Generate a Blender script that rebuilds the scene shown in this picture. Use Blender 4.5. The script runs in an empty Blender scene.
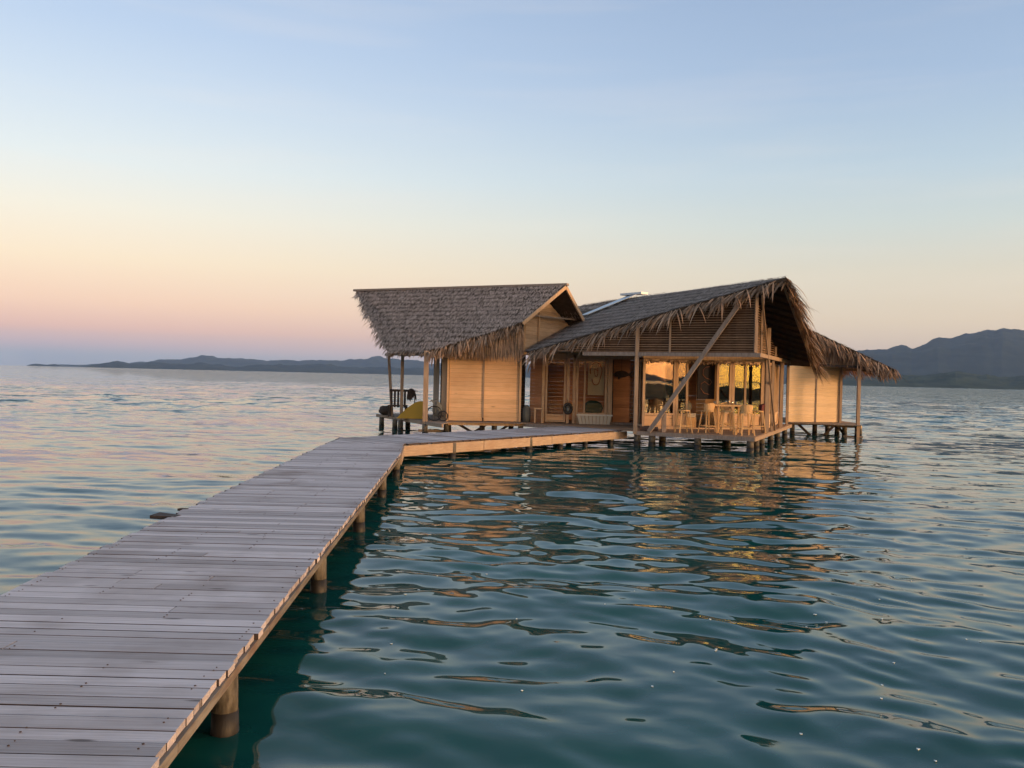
import bpy, math, random
import numpy as np
from mathutils import Vector, Matrix
random.seed(7)
rs = np.random.RandomState(11)
R = math.radians
V = Vector
scene = bpy.context.scene
col = scene.collection

# ------------------------------------------------------------------ camera, sky, sun, exposure
EYE = 2.1
cam_d = bpy.data.cameras.new('camera')
cam = bpy.data.objects.new('camera', cam_d); col.objects.link(cam)
roll, pitch = math.atan(.0236), -math.atan(7.0 / 885)
f = V((0, math.cos(pitch), math.sin(pitch)))
r0 = V((1, 0, 0)); u0 = r0.cross(f)
r_ = r0 * math.cos(roll) + u0 * math.sin(roll); u_ = r_.cross(f)
m = Matrix((r_, u_, -f)).transposed().to_4x4(); m.translation = V((0, 0, EYE))
cam.matrix_world = m
cam_d.sensor_width = 36; cam_d.lens = 36 * 885 / 1024
cam_d.clip_start = .1; cam_d.clip_end = 60000
scene.camera = cam
scene.render.resolution_x = 1024; scene.render.resolution_y = 768

SUN_AZ = V((.883, -.469, 0)).normalized()
SUN_EL = R(3.0)
w = bpy.data.worlds.new('World'); scene.world = w; w.use_nodes = True
nt = w.node_tree; N = nt.nodes; L = nt.links
bg = N['Background']
def wn(t, **k):
    n = N.new(t)
    for a, b in k.items(): setattr(n, a, b)
    return n
def s2l(c): return tuple(((x / 255) / 12.92 if x / 255 <= .04045 else ((x / 255 + .055) / 1.055) ** 2.4) for x in c)
def ramp(stops, gain=1.0, lin=False):
    n = wn('ShaderNodeValToRGB'); cr = n.color_ramp; cr.interpolation = 'B_SPLINE' if False else 'LINEAR'
    while len(cr.elements) > 1: cr.elements.remove(cr.elements[0])
    for i, (p, c) in enumerate(stops):
        e = cr.elements[0] if i == 0 else cr.elements.new(p)
        e.position = p; q = c if lin else s2l(c)
        e.color = (q[0] * gain, q[1] * gain, q[2] * gain, 1)
    return n
tc = wn('ShaderNodeTexCoord'); sep = wn('ShaderNodeSeparateXYZ'); L.new(tc.outputs['Generated'], sep.inputs[0])
def sm(px): return math.sin(math.atan(px / 885))
anti = ramp([(0, (146, 158, 176)), (sm(12), (152, 163, 180)), (sm(22), (198, 175, 180)), (sm(36), (240, 190, 170)), (sm(60), (251, 209, 178)),
             (sm(100), (249, 227, 195)), (sm(145), (239, 232, 214)), (sm(190), (222, 229, 228)), (sm(250), (202, 216, 229)), (sm(320), (180, 200, 225)),
             (sm(390), (166, 188, 217)), (.6, (150, 172, 194)), (1.0, (122, 148, 172))], .97)
side = ramp([(0, (205, 180, 165)), (sm(20), (218, 190, 168)), (sm(60), (224, 204, 176)), (sm(105), (216, 208, 188)), (sm(150), (200, 208, 203)),
             (sm(200), (182, 200, 211)), (sm(280), (160, 182, 208)), (sm(385), (146, 168, 198)), (.6, (136, 160, 182)), (1.0, (118, 144, 168))], .95)
sunr = ramp([(0, (1.0, .34, .06)), (.04, (1.0, .40, .08)), (.09, (.75, .42, .12)), (.16, (.34, .26, .15)), (.3, (.095, .09, .088)), (.6, (.048, .058, .066)), (1, (.028, .042, .058))], lin=True)
core = ramp([(0, (1.6, .78, .04)), (.04, (1.9, 1.0, .05)), (.09, (1.2, .66, .10)), (.16, (.42, .31, .16)), (.3, (.095, .09, .088)), (.6, (.048, .058, .066)), (1, (.028, .042, .058))], lin=True)
def mth(op, a, b=None, clamp=False):
    n = wn('ShaderNodeMath', operation=op); n.use_clamp = clamp
    for i, v in enumerate((a, b)):
        if v is None: continue
        if isinstance(v, (int, float)): n.inputs[i].default_value = v
        else: L.new(v, n.inputs[i])
    return n.outputs[0]
zc = mth('MAXIMUM', sep.outputs[2], 0.0)
for n in (anti, side, sunr, core): L.new(zc, n.inputs[0])
hlen = mth('SQRT', mth('ADD', mth('MULTIPLY', sep.outputs[0], sep.outputs[0]), mth('MULTIPLY', sep.outputs[1], sep.outputs[1])))
dt = mth('DIVIDE', mth('ADD', mth('MULTIPLY', sep.outputs[0], SUN_AZ.x), mth('MULTIPLY', sep.outputs[1], SUN_AZ.y)), mth('MAXIMUM', hlen, .02))
def mrange(v, a, b):
    n = wn('ShaderNodeMapRange', interpolation_type='SMOOTHSTEP'); L.new(v, n.inputs[0])
    n.inputs[1].default_value = a; n.inputs[2].default_value = b
    return n.outputs[0]
t1 = mrange(dt, -.97, -.06); t2 = mrange(dt, 0.02, .88)
def mixc(f, a, b):
    n = wn('ShaderNodeMix', data_type='RGBA'); L.new(f, n.inputs[0]); L.new(a, n.inputs[6]); L.new(b, n.inputs[7]); return n.outputs[2]
gl_ = mixc(mrange(dt, .928, .975), sunr.outputs[0], core.outputs[0])
sg = wn('ShaderNodeVectorMath', operation='SCALE'); L.new(gl_, sg.inputs[0]); sg.inputs[3].default_value = 7.4
# thin cirrus streaks, low and warm, very faint
c1 = mixc(t1, anti.outputs[0], side.outputs[0]); c2 = mixc(t2, c1, sg.outputs[0])
cl = wn('ShaderNodeTexNoise'); mp = wn('ShaderNodeMapping'); mp.inputs['Scale'].default_value = (1.3, 1.3, 14)
L.new(tc.outputs['Generated'], mp.inputs[0]); L.new(mp.outputs[0], cl.inputs['Vector']); cl.inputs['Scale'].default_value = 2.2; cl.inputs['Detail'].default_value = 5
clf = mth('MULTIPLY', mrange(cl.outputs[0], .45, .75), mth('MULTIPLY', mrange(zc, .02, .10), .10))
rgbw = wn('ShaderNodeRGB'); rgbw.outputs[0].default_value = (.86, .74, .62, 1)
c3 = mixc(clf, c2, rgbw.outputs[0])
L.new(c3, bg.inputs[0]); bg.inputs[1].default_value = 1.0
# physical sky, low sun: adds its own share
sky = wn('ShaderNodeTexSky', sky_type='NISHITA'); sky.sun_disc = False; sky.sun_elevation = SUN_EL
sky.sun_rotation = math.atan2(SUN_AZ.x, SUN_AZ.y)
bg2 = wn('ShaderNodeBackground'); L.new(sky.outputs[0], bg2.inputs[0]); bg2.inputs[1].default_value = .006
add = wn('ShaderNodeAddShader'); L.new(bg.outputs[0], add.inputs[0]); L.new(bg2.outputs[0], add.inputs[1])
L.new(add.outputs[0], N['World Output'].inputs[0])

sun_d = bpy.data.lights.new('sun', 'SUN'); sun_d.energy = 3.7; sun_d.angle = R(9.0); sun_d.color = (1.0, .58, .31)
sun = bpy.data.objects.new('sun', sun_d); col.objects.link(sun)
sdir = V((SUN_AZ.x * math.cos(SUN_EL), SUN_AZ.y * math.cos(SUN_EL), math.sin(SUN_EL)))
sun.rotation_euler = (-sdir).to_track_quat('-Z', 'Y').to_euler()
sun.location = (20, -30, 20)
scene.view_settings.view_transform = 'Standard'; scene.view_settings.look = 'None'
scene.view_settings.exposure = 0.30; scene.view_settings.gamma = 1
scene.render.engine = 'CYCLES'
cy = scene.cycles
cy.use_denoising = True
cy.max_bounces = 8; cy.volume_bounces = 1; cy.transparent_max_bounces = 12
cy.caustics_reflective = False; cy.caustics_refractive = False

# ------------------------------------------------------------------ materials
def mat(name, base=(.5, .5, .5), rough=.8, spec=.3, metal=0.0):
    m = bpy.data.materials.new(name); m.use_nodes = True
    p = m.node_tree.nodes['Principled BSDF']
    p.inputs['Base Color'].default_value = (*base, 1); p.inputs['Roughness'].default_value = rough
    p.inputs['Specular IOR Level'].default_value = spec; p.inputs['Metallic'].default_value = metal
    return m
def wood(name, c1, c2, scale=(1, 14, 14), var=.35, rough=.75, bump=.25, stain=None, coord='Object', knots=False, joints=None):
    """grain stretched along one axis, each separate board its own tone"""
    m = mat(name, c1, rough); t = m.node_tree; n = t.nodes; l = t.links; p = n['Principled BSDF']
    tc = n.new('ShaderNodeTexCoord'); mp = n.new('ShaderNodeMapping'); mp.inputs['Scale'].default_value = scale
    geo = n.new('ShaderNodeNewGeometry')
    off = n.new('ShaderNodeVectorMath'); off.operation = 'SCALE'; off.inputs[3].default_value = 37.0
    cmb = n.new('ShaderNodeCombineXYZ')
    for i in range(3): l.new(geo.outputs['Random Per Island'], cmb.inputs[i])
    l.new(cmb.outputs[0], off.inputs[0])
    ad = n.new('ShaderNodeVectorMath'); ad.operation = 'ADD'
    l.new(tc.outputs[coord], mp.inputs[0]); l.new(mp.outputs[0], ad.inputs[0]); l.new(off.outputs[0], ad.inputs[1])
    ns = n.new('ShaderNodeTexNoise'); ns.inputs['Scale'].default_value = 2.2; ns.inputs['Detail'].default_value = 7; ns.inputs['Roughness'].default_value = .65
    l.new(ad.outputs[0], ns.inputs['Vector'])
    rp = n.new('ShaderNodeValToRGB'); rp.color_ramp.elements[0].position = .32; rp.color_ramp.elements[1].position = .68
    rp.color_ramp.elements[0].color = (*c2, 1); rp.color_ramp.elements[1].color = (*c1, 1)
    l.new(ns.outputs[0], rp.inputs[0])
    mr = n.new('ShaderNodeMapRange'); mr.inputs[3].default_value = 1 - var; mr.inputs[4].default_value = 1 + var * .6
    l.new(geo.outputs['Random Per Island'], mr.inputs[0])
    sc = n.new('ShaderNodeVectorMath'); sc.operation = 'SCALE'; l.new(rp.outputs[0], sc.inputs[0]); l.new(mr.outputs[0], sc.inputs[3])
    out = sc.outputs[0]
    if stain:
        n2 = n.new('ShaderNodeTexNoise'); n2.inputs['Scale'].default_value = stain[1]; n2.inputs['Detail'].default_value = 5
        l.new(tc.outputs[coord], n2.inputs['Vector'])
        r2 = n.new('ShaderNodeMapRange'); r2.inputs[1].default_value = .5; r2.inputs[2].default_value = .75; r2.inputs[4].default_value = stain[2]
        l.new(n2.outputs[0], r2.inputs[0])
        mx = n.new('ShaderNodeMix'); mx.data_type = 'RGBA'; l.new(r2.outputs[0], mx.inputs[0]); l.new(out, mx.inputs[6]); mx.inputs[7].default_value = (*stain[0], 1)
        out = mx.outputs[2]
    if knots:
        vo = n.new('ShaderNodeTexVoronoi'); vo.inputs['Scale'].default_value = 1.0
        mk = n.new('ShaderNodeMapping'); mk.inputs['Scale'].default_value = knots
        l.new(tc.outputs[coord], mk.inputs[0]); l.new(mk.outputs[0], vo.inputs['Vector'])
        r3 = n.new('ShaderNodeMapRange'); r3.inputs[1].default_value = .05; r3.inputs[2].default_value = .11; r3.inputs[3].default_value = .75; r3.inputs[4].default_value = 0
        l.new(vo.outputs['Distance'], r3.inputs[0])
        mx = n.new('ShaderNodeMix'); mx.data_type = 'RGBA'; l.new(r3.outputs[0], mx.inputs[0]); l.new(out, mx.inputs[6]); mx.inputs[7].default_value = (.05, .035, .03, 1)
        out = mx.outputs[2]
    if joints:                                           # shade of the joints painted as dark colour on the boards' long side faces
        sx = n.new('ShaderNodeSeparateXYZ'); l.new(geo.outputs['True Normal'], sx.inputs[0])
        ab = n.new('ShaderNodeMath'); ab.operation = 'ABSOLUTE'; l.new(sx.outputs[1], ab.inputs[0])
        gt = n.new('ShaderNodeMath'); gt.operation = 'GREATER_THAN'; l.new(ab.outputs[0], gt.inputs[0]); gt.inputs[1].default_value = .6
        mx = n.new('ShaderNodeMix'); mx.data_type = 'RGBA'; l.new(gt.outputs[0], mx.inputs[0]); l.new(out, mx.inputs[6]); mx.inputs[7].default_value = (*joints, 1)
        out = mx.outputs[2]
    l.new(out, p.inputs['Base Color'])
    if bump:
        b = n.new('ShaderNodeBump'); b.inputs['Strength'].default_value = bump; b.inputs['Distance'].default_value = .01
        l.new(ns.outputs[0], b.inputs['Height']); l.new(b.outputs[0], p.inputs['Normal'])
    return m
M = {}
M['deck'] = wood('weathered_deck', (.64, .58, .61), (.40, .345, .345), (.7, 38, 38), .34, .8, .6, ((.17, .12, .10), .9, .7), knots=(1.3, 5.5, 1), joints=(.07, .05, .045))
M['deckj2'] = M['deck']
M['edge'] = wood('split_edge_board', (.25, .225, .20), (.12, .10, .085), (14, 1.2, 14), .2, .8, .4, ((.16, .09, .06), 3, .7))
M['fascia'] = wood('fascia_wood', (.47, .355, .26), (.33, .235, .17), (2, 2, 16), .1, .75, .3, ((.3, .17, .1), 1.6, .5))
M['pile'] = wood('pile_wood', (.22, .195, .165), (.07, .06, .05), (14, 14, 3), .35, .9, .9, ((.04, .034, .028), 7, .85))
M['wetpile'] = wood('wet_pile', (.035, .03, .028), (.015, .013, .012), (8, 8, 2), .2, .5, .6)
M['panel'] = wood('new_boards', (.72, .475, .29), (.60, .37, .20), (1.0, 1.0, 15), .13, .65, .15, ((.45, .22, .09), .7, .5), knots=(1.1, .2, 7))
M['panelr'] = wood('pale_boards', (.74, .55, .35), (.62, .44, .26), (1.0, 1.0, 15), .10, .65, .15, ((.5, .32, .16), .7, .4), knots=(.9, .2, 7))
M['redboard'] = wood('red_boards', (.52, .27, .14), (.36, .17, .09), (1, 1, 14), .2, .7, .2)
M['frame'] = wood('frame_wood', (.62, .43, .28), (.44, .28, .17), (9, 9, 1.2), .2, .7, .2)
M['grey'] = wood('grey_beam', (.36, .29, .25), (.22, .17, .145), (9, 9, 2), .25, .8, .3)
M['post'] = wood('post_wood', (.42, .31, .23), (.26, .18, .13), (9, 9, 1.2), .25, .8, .3)
M['gable'] = wood('gable_boards', (.56, .40, .27), (.40, .27, .17), (1, 1, 12), .2, .75, .2)
M['slat'] = wood('slats', (.33, .205, .125), (.17, .10, .062), (2, 2, 18), .35, .75, .2)
M['stool'] = wood('stool_wood', (.66, .42, .20), (.5, .29, .13), (12, 12, 1.5), .15, .55, .1)
M['thatch'] = wood('palm_thatch', (.64, .51, .45), (.33, .25, .215), (4, 4, 4), .62, .9, .3)
M['fringe'] = wood('dry_palm_fringe', (.42, .28, .19), (.20, .125, .085), (4, 4, 3), .6, .85, .3)
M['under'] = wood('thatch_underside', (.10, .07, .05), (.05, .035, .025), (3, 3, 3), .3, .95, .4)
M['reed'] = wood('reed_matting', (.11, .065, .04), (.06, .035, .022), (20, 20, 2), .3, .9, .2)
M['floor'] = wood('hut_floor', (.38, .25, .17), (.25, .16, .11), (1, 10, 10), .25, .7, .3)
M['metal'] = mat('pale_metal', (.52, .55, .60), .45, .5, .3)
M['black'] = mat('black_plastic', (.015, .015, .017), .4, .5)
M['white'] = mat('chalk_paint', (.66, .62, .55), .6, .4)
M['cream'] = mat('cream_paper', (.80, .70, .54), .9, .2)
M['redink'] = mat('red_ink', (.45, .12, .07), .9, .2)
M['darkcanvas'] = mat('dark_canvas', (.015, .014, .018), .8, .2)
M['orangeink'] = mat('orange_paint', (.22, .10, .06), .8, .2)
M['green'] = mat('green_cloth', (.03, .08, .07), .9, .2)
M['yellow'] = mat('yellow_cloth', (.46, .30, .05), .75, .3)
M['darkwood'] = wood('dark_wood', (.07, .05, .045), (.04, .03, .025), (9, 9, 2), .2, .7, .2)
M['grn2'] = mat('grey_mesh', (.16, .17, .17), .7, .3)
M['cushion'] = mat('pale_cushion', (.55, .48, .38), .9, .2)
M['redcush'] = mat('maroon_cushion', (.13, .04, .04), .9, .2)
M['bark'] = wood('bark', (.16, .10, .08), (.08, .05, .04), (6, 6, 6), .3, .9, .6)
M['foam'] = mat('foam', (.7, .75, .75), .6, .3)
def glass_mat(name, ior, tint):
    m = bpy.data.materials.new(name); m.use_nodes = True; t = m.node_tree; n = t.nodes; l = t.links
    n.remove(n['Principled BSDF'])
    tr = n.new('ShaderNodeBsdfTransparent'); tr.inputs[0].default_value = (*tint, 1)
    gl = n.new('ShaderNodeBsdfGlossy'); gl.inputs['Roughness'].default_value = .015
    fr = n.new('ShaderNodeFresnel'); fr.inputs[0].default_value = ior
    nz = n.new('ShaderNodeTexNoise'); nz.inputs['Scale'].default_value = .8; tcn = n.new('ShaderNodeTexCoord'); l.new(tcn.outputs['Object'], nz.inputs['Vector'])
    b = n.new('ShaderNodeBump'); b.inputs['Strength'].default_value = .12; b.inputs['Distance'].default_value = .02
    l.new(nz.outputs[0], b.inputs['Height']); l.new(b.outputs[0], gl.inputs['Normal'])
    mx = n.new('ShaderNodeMixShader'); l.new(fr.outputs[0], mx.inputs[0]); l.new(tr.outputs[0], mx.inputs[1]); l.new(gl.outputs[0], mx.inputs[2])
    l.new(mx.outputs[0], n['Material Output'].inputs[0]); return m
M['glass'] = glass_mat('window_glass', 2.35, (.72, .69, .64))
M['glass2'] = glass_mat('thin_glass', 1.5, (.9, .9, .88))
M['screen'] = glass_mat('insect_screen', 1.22, (.86, .84, .80))

# ------------------------------------------------------------------ mesh helpers
class MB:
    def __init__(s): s.v = []; s.f = []
    def face(s, pts):
        i = len(s.v); s.v += [tuple(p) for p in pts]; s.f.append(tuple(range(i, i + len(pts))))
    def hexa(s, b, t):                                   # bottom 4, top 4 points
        i = len(s.v); s.v += [tuple(p) for p in b] + [tuple(p) for p in t]
        s.f += [tuple(i + k for k in q) for q in ((3, 2, 1, 0), (4, 5, 6, 7), (0, 1, 5, 4), (1, 2, 6, 5), (2, 3, 7, 6), (3, 0, 4, 7))]
    def box(s, x0, x1, y0, y1, z0, z1):
        s.hexa([(x0, y0, z0), (x1, y0, z0), (x1, y1, z0), (x0, y1, z0)], [(x0, y0, z1), (x1, y0, z1), (x1, y1, z1), (x0, y1, z1)])
    def bar(s, a, b, w, h=None, up=V((0, 0, 1)), bev=0.0):
        a, b = V(a), V(b); h = h or w; d = (b - a).normalized()
        if abs(d.dot(up)) > .98: up = V((0, 1, 0))
        x = d.cross(up).normalized(); y = x.cross(d).normalized()
        q = [(-w / 2, -h / 2), (w / 2, -h / 2), (w / 2, h / 2), (-w / 2, h / 2)]
        s.hexa([a + x * i + y * j for i, j in q], [b + x * i + y * j for i, j in q])
    def tube(s, pts, rad, n=8, cap=True, jit=0.0):
        pts = [V(p) for p in pts]
        if not hasattr(rad, '__len__'): rad = [rad] * len(pts)
        base = len(s.v)
        for k, p in enumerate(pts):
            d = (pts[min(k + 1, len(pts) - 1)] - pts[max(k - 1, 0)]).normalized()
            up = V((0, 0, 1)) if abs(d.z) < .9 else V((0, 1, 0))
            x = d.cross(up).normalized(); y = x.cross(d).normalized()
            for a in range(n):
                t = 2 * math.pi * a / n; r = rad[k] * (1 + random.uniform(-jit, jit))
                s.v.append(tuple(p + x * math.cos(t) * r + y * math.sin(t) * r))
        for k in range(len(pts) - 1):
            for a in range(n):
                b = (a + 1) % n; s.f.append((base + k * n + a, base + k * n + b, base + (k + 1) * n + b, base + (k + 1) * n + a))
        if cap:
            s.f.append(tuple(base + a for a in range(n))[::-1]); s.f.append(tuple(base + (len(pts) - 1) * n + a for a in range(n)))
    def ball(s, c, r, sc=(1, 1, 1), n=12, m_=8, jit=0.0):
        c = V(c); base = len(s.v); s.v.append(tuple(c + V((0, 0, r * sc[2]))))
        for i in range(1, m_):
            th = math.pi * i / m_
            for j in range(n):
                ph = 2 * math.pi * j / n; q = r * (1 + random.uniform(-jit, jit))
                s.v.append(tuple(c + V((q * sc[0] * math.sin(th) * math.cos(ph), q * sc[1] * math.sin(th) * math.sin(ph), q * sc[2] * math.cos(th)))))
        s.v.append(tuple(c - V((0, 0, r * sc[2])))); e = len(s.v) - 1
        for j in range(n):
            s.f.append((base, base + 1 + j, base + 1 + (j + 1) % n)); k = base + 1 + (m_ - 2) * n
            s.f.append((e, k + (j + 1) % n, k + j))
        for i in range(m_ - 2):
            for j in range(n):
                a = base + 1 + i * n
                s.f.append((a + j, a + n + j, a + n + (j + 1) % n, a + (j + 1) % n))
    def poly_prism(s, pts, z0, z1):
        n = len(pts); i = len(s.v); s.v += [(p[0], p[1], z0) for p in pts] + [(p[0], p[1], z1) for p in pts]
        s.f.append(tuple(range(i, i + n))[::-1]); s.f.append(tuple(range(i + n, i + 2 * n)))
        for k in range(n): s.f.append((i + k, i + (k + 1) % n, i + n + (k + 1) % n, i + n + k))
    def blade(s, p, d, ln, w, droop=.5, side=None):
        """a dry palm leaflet: tapering, bending downwards"""
        p = V(p); d = V(d).normalized(); x = side or d.cross(V((0, 0, 1)))
        if x.length < .01: x = V((1, 0, 0))
        x = x.normalized(); base = len(s.v); ww = (w * .6, w, w * .75, .004); q = p.copy(); n = 4
        for k in range(n):
            tw = x * ww[k] * .5
            s.v += [tuple(q - tw), tuple(q + tw)]
            d = (d + V((0, 0, -droop / n))).normalized(); q = q + d * ln / (n - 1)
        for k in range(n - 1): s.f.append((base + 2 * k, base + 2 * k + 1, base + 2 * k + 3, base + 2 * k + 2))
    def build(s, name, mt, parent=None, smooth=False, off=V((0, 0, 0))):
        me = bpy.data.meshes.new(name)
        pts = [tuple(V(p) - off) for p in s.v] if off.length else s.v
        me.from_pydata(pts, [], s.f); me.update()
        if smooth: me.polygons.foreach_set('use_smooth', [True] * len(me.polygons))
        me.materials.append(M[mt] if isinstance(mt, str) else mt)
        o = bpy.data.objects.new(name, me); col.objects.link(o)
        if off.length: o.location = off
        if parent:
            o.parent = parent
            o.matrix_parent_inverse = Matrix.Translation(-parent.location)
        return o
def tag(o, label=None, cat=None, group=None, kind=None):
    for k, v in (('label', label), ('category', cat), ('group', group), ('kind', kind)):
        if v: o[k] = v
    return o
def empty(name, loc, label, cat, group=None):
    o = bpy.data.objects.new(name, None); col.objects.link(o); o.location = loc; o.empty_display_size = .3
    return tag(o, label, cat, group)
def np_mesh(name, co, quads, mt, smooth=True):
    me = bpy.data.meshes.new(name); me.vertices.add(len(co)); me.vertices.foreach_set('co', co.astype(np.float32).ravel())
    nq = len(quads); me.loops.add(nq * 4); me.polygons.add(nq)
    me.loops.foreach_set('vertex_index', quads.astype(np.int32).ravel())
    me.polygons.foreach_set('loop_start', np.arange(0, nq * 4, 4, dtype=np.int32))
    me.polygons.foreach_set('use_smooth', np.ones(nq, bool) if smooth else np.zeros(nq, bool))
    me.update(calc_edges=True); me.materials.append(mt)
    o = bpy.data.objects.new(name, me); col.objects.link(o); return o

# ------------------------------------------------------------------ water
wm = mat('sea_water', (.004, .05, .048), .03, .5); t = wm.node_tree; n = t.nodes; l = t.links; p = n['Principled BSDF']
p.inputs['IOR'].default_value = 1.333
tcn = n.new('ShaderNodeTexCoord')
def wnoise(scale, vec, det, rot):
    mp = n.new('ShaderNodeMapping'); mp.inputs['Scale'].default_value = vec; mp.inputs['Rotation'].default_value = (0, 0, rot)
    l.new(tcn.outputs['Object'], mp.inputs[0]); x = n.new('ShaderNodeTexNoise'); x.inputs['Scale'].default_value = scale; x.inputs['Detail'].default_value = det
    x.inputs['Distortion'].default_value = .6
    l.new(mp.outputs[0], x.inputs['Vector']); return x
nd_ = wnoise(3.2, (.5, 1, 1), 2, .1); na = wnoise(1.1, (.45, 1, 1), 3, .25); nb = wnoise(.16, (.5, 1, 1), 3, -.1)
geo = n.new('ShaderNodeNewGeometry')
def vm(op, a, b):
    x = n.new('ShaderNodeVectorMath'); x.operation = op; l.new(a, x.inputs[0])
    if hasattr(b, 'links'): l.new(b, x.inputs[1])
    else: x.inputs[1].default_value = b
    return x.outputs[0]
v1 = vm('MULTIPLY', vm('SUBTRACT', na.outputs['Color'], (.5, .5, .5)), (.16, .28, 0))
v1 = vm('ADD', v1, vm('MULTIPLY', vm('SUBTRACT', nd_.outputs['Color'], (.5, .5, .5)), (.10, .20, 0)))
sx = n.new('ShaderNodeSeparateXYZ'); l.new(tcn.outputs['Object'], sx.inputs[0])
dist_ = n.new('ShaderNodeVectorMath'); dist_.operation = 'DISTANCE'; l.new(tcn.outputs['Object'], dist_.inputs[0]); dist_.inputs[1].default_value = (2, 12, 0)
br = n.new('ShaderNodeMapRange'); br.interpolation_type = 'SMOOTHSTEP'; l.new(dist_.outputs['Value'], br.inputs[0])
br.inputs[1].default_value = 6; br.inputs[2].default_value = 60; br.inputs[3].default_value = .8; br.inputs[4].default_value = 3.6   # sheltered beside the huts, breezier outside
vs_ = n.new('ShaderNodeVectorMath'); vs_.operation = 'SCALE'; l.new(v1, vs_.inputs[0]); l.new(br.outputs[0], vs_.inputs[3]); v1 = vs_.outputs[0]
v2 = vm('MULTIPLY', vm('SUBTRACT', nb.outputs['Color'], (.5, .5, .5)), (.08, .16, 0))
l.new(vm('NORMALIZE', vm('ADD', vm('ADD', geo.outputs['Normal'], v1), v2), (0, 0, 0)), p.inputs['Normal'])
nc = wnoise(.12, (1, 1, 1), 4, 0)
rp = n.new('ShaderNodeValToRGB'); rp.color_ramp.elements[0].color = (.004, .048, .046, 1); rp.color_ramp.elements[1].color = (.008, .080, .070, 1)
rp.color_ramp.elements[0].position = .35; rp.color_ramp.elements[1].position = .65
l.new(nc.outputs[0], rp.inputs[0]); l.new(rp.outputs[0], p.inputs['Base Color'])

th_front = np.linspace(R(28), R(152), 760)
th_back = np.linspace(R(152), R(388), 150)[1:-1]
th = np.concatenate([th_front, th_back]); nth = len(th)
r1 = np.exp(np.linspace(math.log(1.2), math.log(260), 1120)); r2 = np.exp(np.linspace(math.log(260), math.log(12300), 110))[1:]
rr = np.concatenate([[.02, .4, .8], r1, r2]); nr = len(rr)
RR, TH = np.meshgrid(rr, th, indexing='ij'); X = RR * np.cos(TH); Y = RR * np.sin(TH)
cell = np.gradient(rr)[:, None] * np.ones_like(TH); cell = np.maximum(cell, RR * (R(124) / 760) * 1.0)
bt = (TH > R(152)); cell = np.where(bt, np.maximum(cell, RR * R(236) / 150), cell)
# warp coordinates a little so the crests bend and never repeat
WX = X + .25 * np.sin(.61 * Y + .33 * X) + .09 * np.sin(1.7 * X - .8 * Y + 1.0)
WY = Y + .22 * np.sin(.47 * X - .52 * Y + 2.0) + .08 * np.sin(1.3 * Y + 1.9 * X)
Z = np.zeros_like(X)
main = R(70)                                                     # travel direction of the ripples
for k in range(120):
    lam = math.exp(rs.uniform(math.log(.20), math.log(3.4)))
    a = main + rs.normal(0, .45) + (math.pi if rs.rand() < .2 else 0)
    slope = .0086 * (1.0 if lam < 1.0 else .62 if lam < 1.8 else .34) * (1.0 if lam > .32 else .85)
    amp = slope * lam / (2 * math.pi) * 1.55
    kx, ky = 2 * math.pi / lam * math.cos(a), 2 * math.pi / lam * math.sin(a); ph = rs.uniform(0, 6.28)
    fade = np.clip((lam / cell - 3) / 4, 0, 1)
    s_ = np.sin(kx * WX + ky * WY + ph)
    Z += amp * fade * s_
far_ = np.clip((RR - 22) / 45, 0, 1); far_ = far_ * far_ * (3 - 2 * far_); out_ = np.clip((230 - RR) / 150, 0, 1); out_ = out_ * out_ * (3 - 2 * out_); Z *= out_; far_ = far_ * out_
for k in range(30):                                              # longer waves in the open water
    lam = math.exp(rs.uniform(math.log(1.6), math.log(8.0))); a = main + rs.normal(0, .4); amp = .016 * lam / (2 * math.pi)
    Z += amp * np.clip((lam / cell - 3) / 4, 0, 1) * far_ * np.sin(2 * math.pi / lam * (math.cos(a) * WX + math.sin(a) * WY) + rs.uniform(0, 6.28))
Z *= (.75 + .45 * np.sin(.11 * X + 1) * np.sin(.09 * Y + .4 * np.sin(.07 * X)))
idx = np.arange(nr * nth).reshape(nr, nth)
a_ = idx[:-1, :]; b_ = idx[1:, :]
quads = np.stack([a_, b_, np.roll(b_, -1, 1), np.roll(a_, -1, 1)], -1).reshape(-1, 4)
co = np.stack([X, Y, Z], -1).reshape(-1, 3)
tag(np_mesh('sea_water', co, quads, wm), kind='structure')
# sea floor far down, closes the world under the water
fb = MB(); fb.box(-500, 500, -500, 500, -8.2, -8); tag(fb.build('sea_floor', mat('sand', (.2, .17, .12), .9)), kind='structure')

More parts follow.
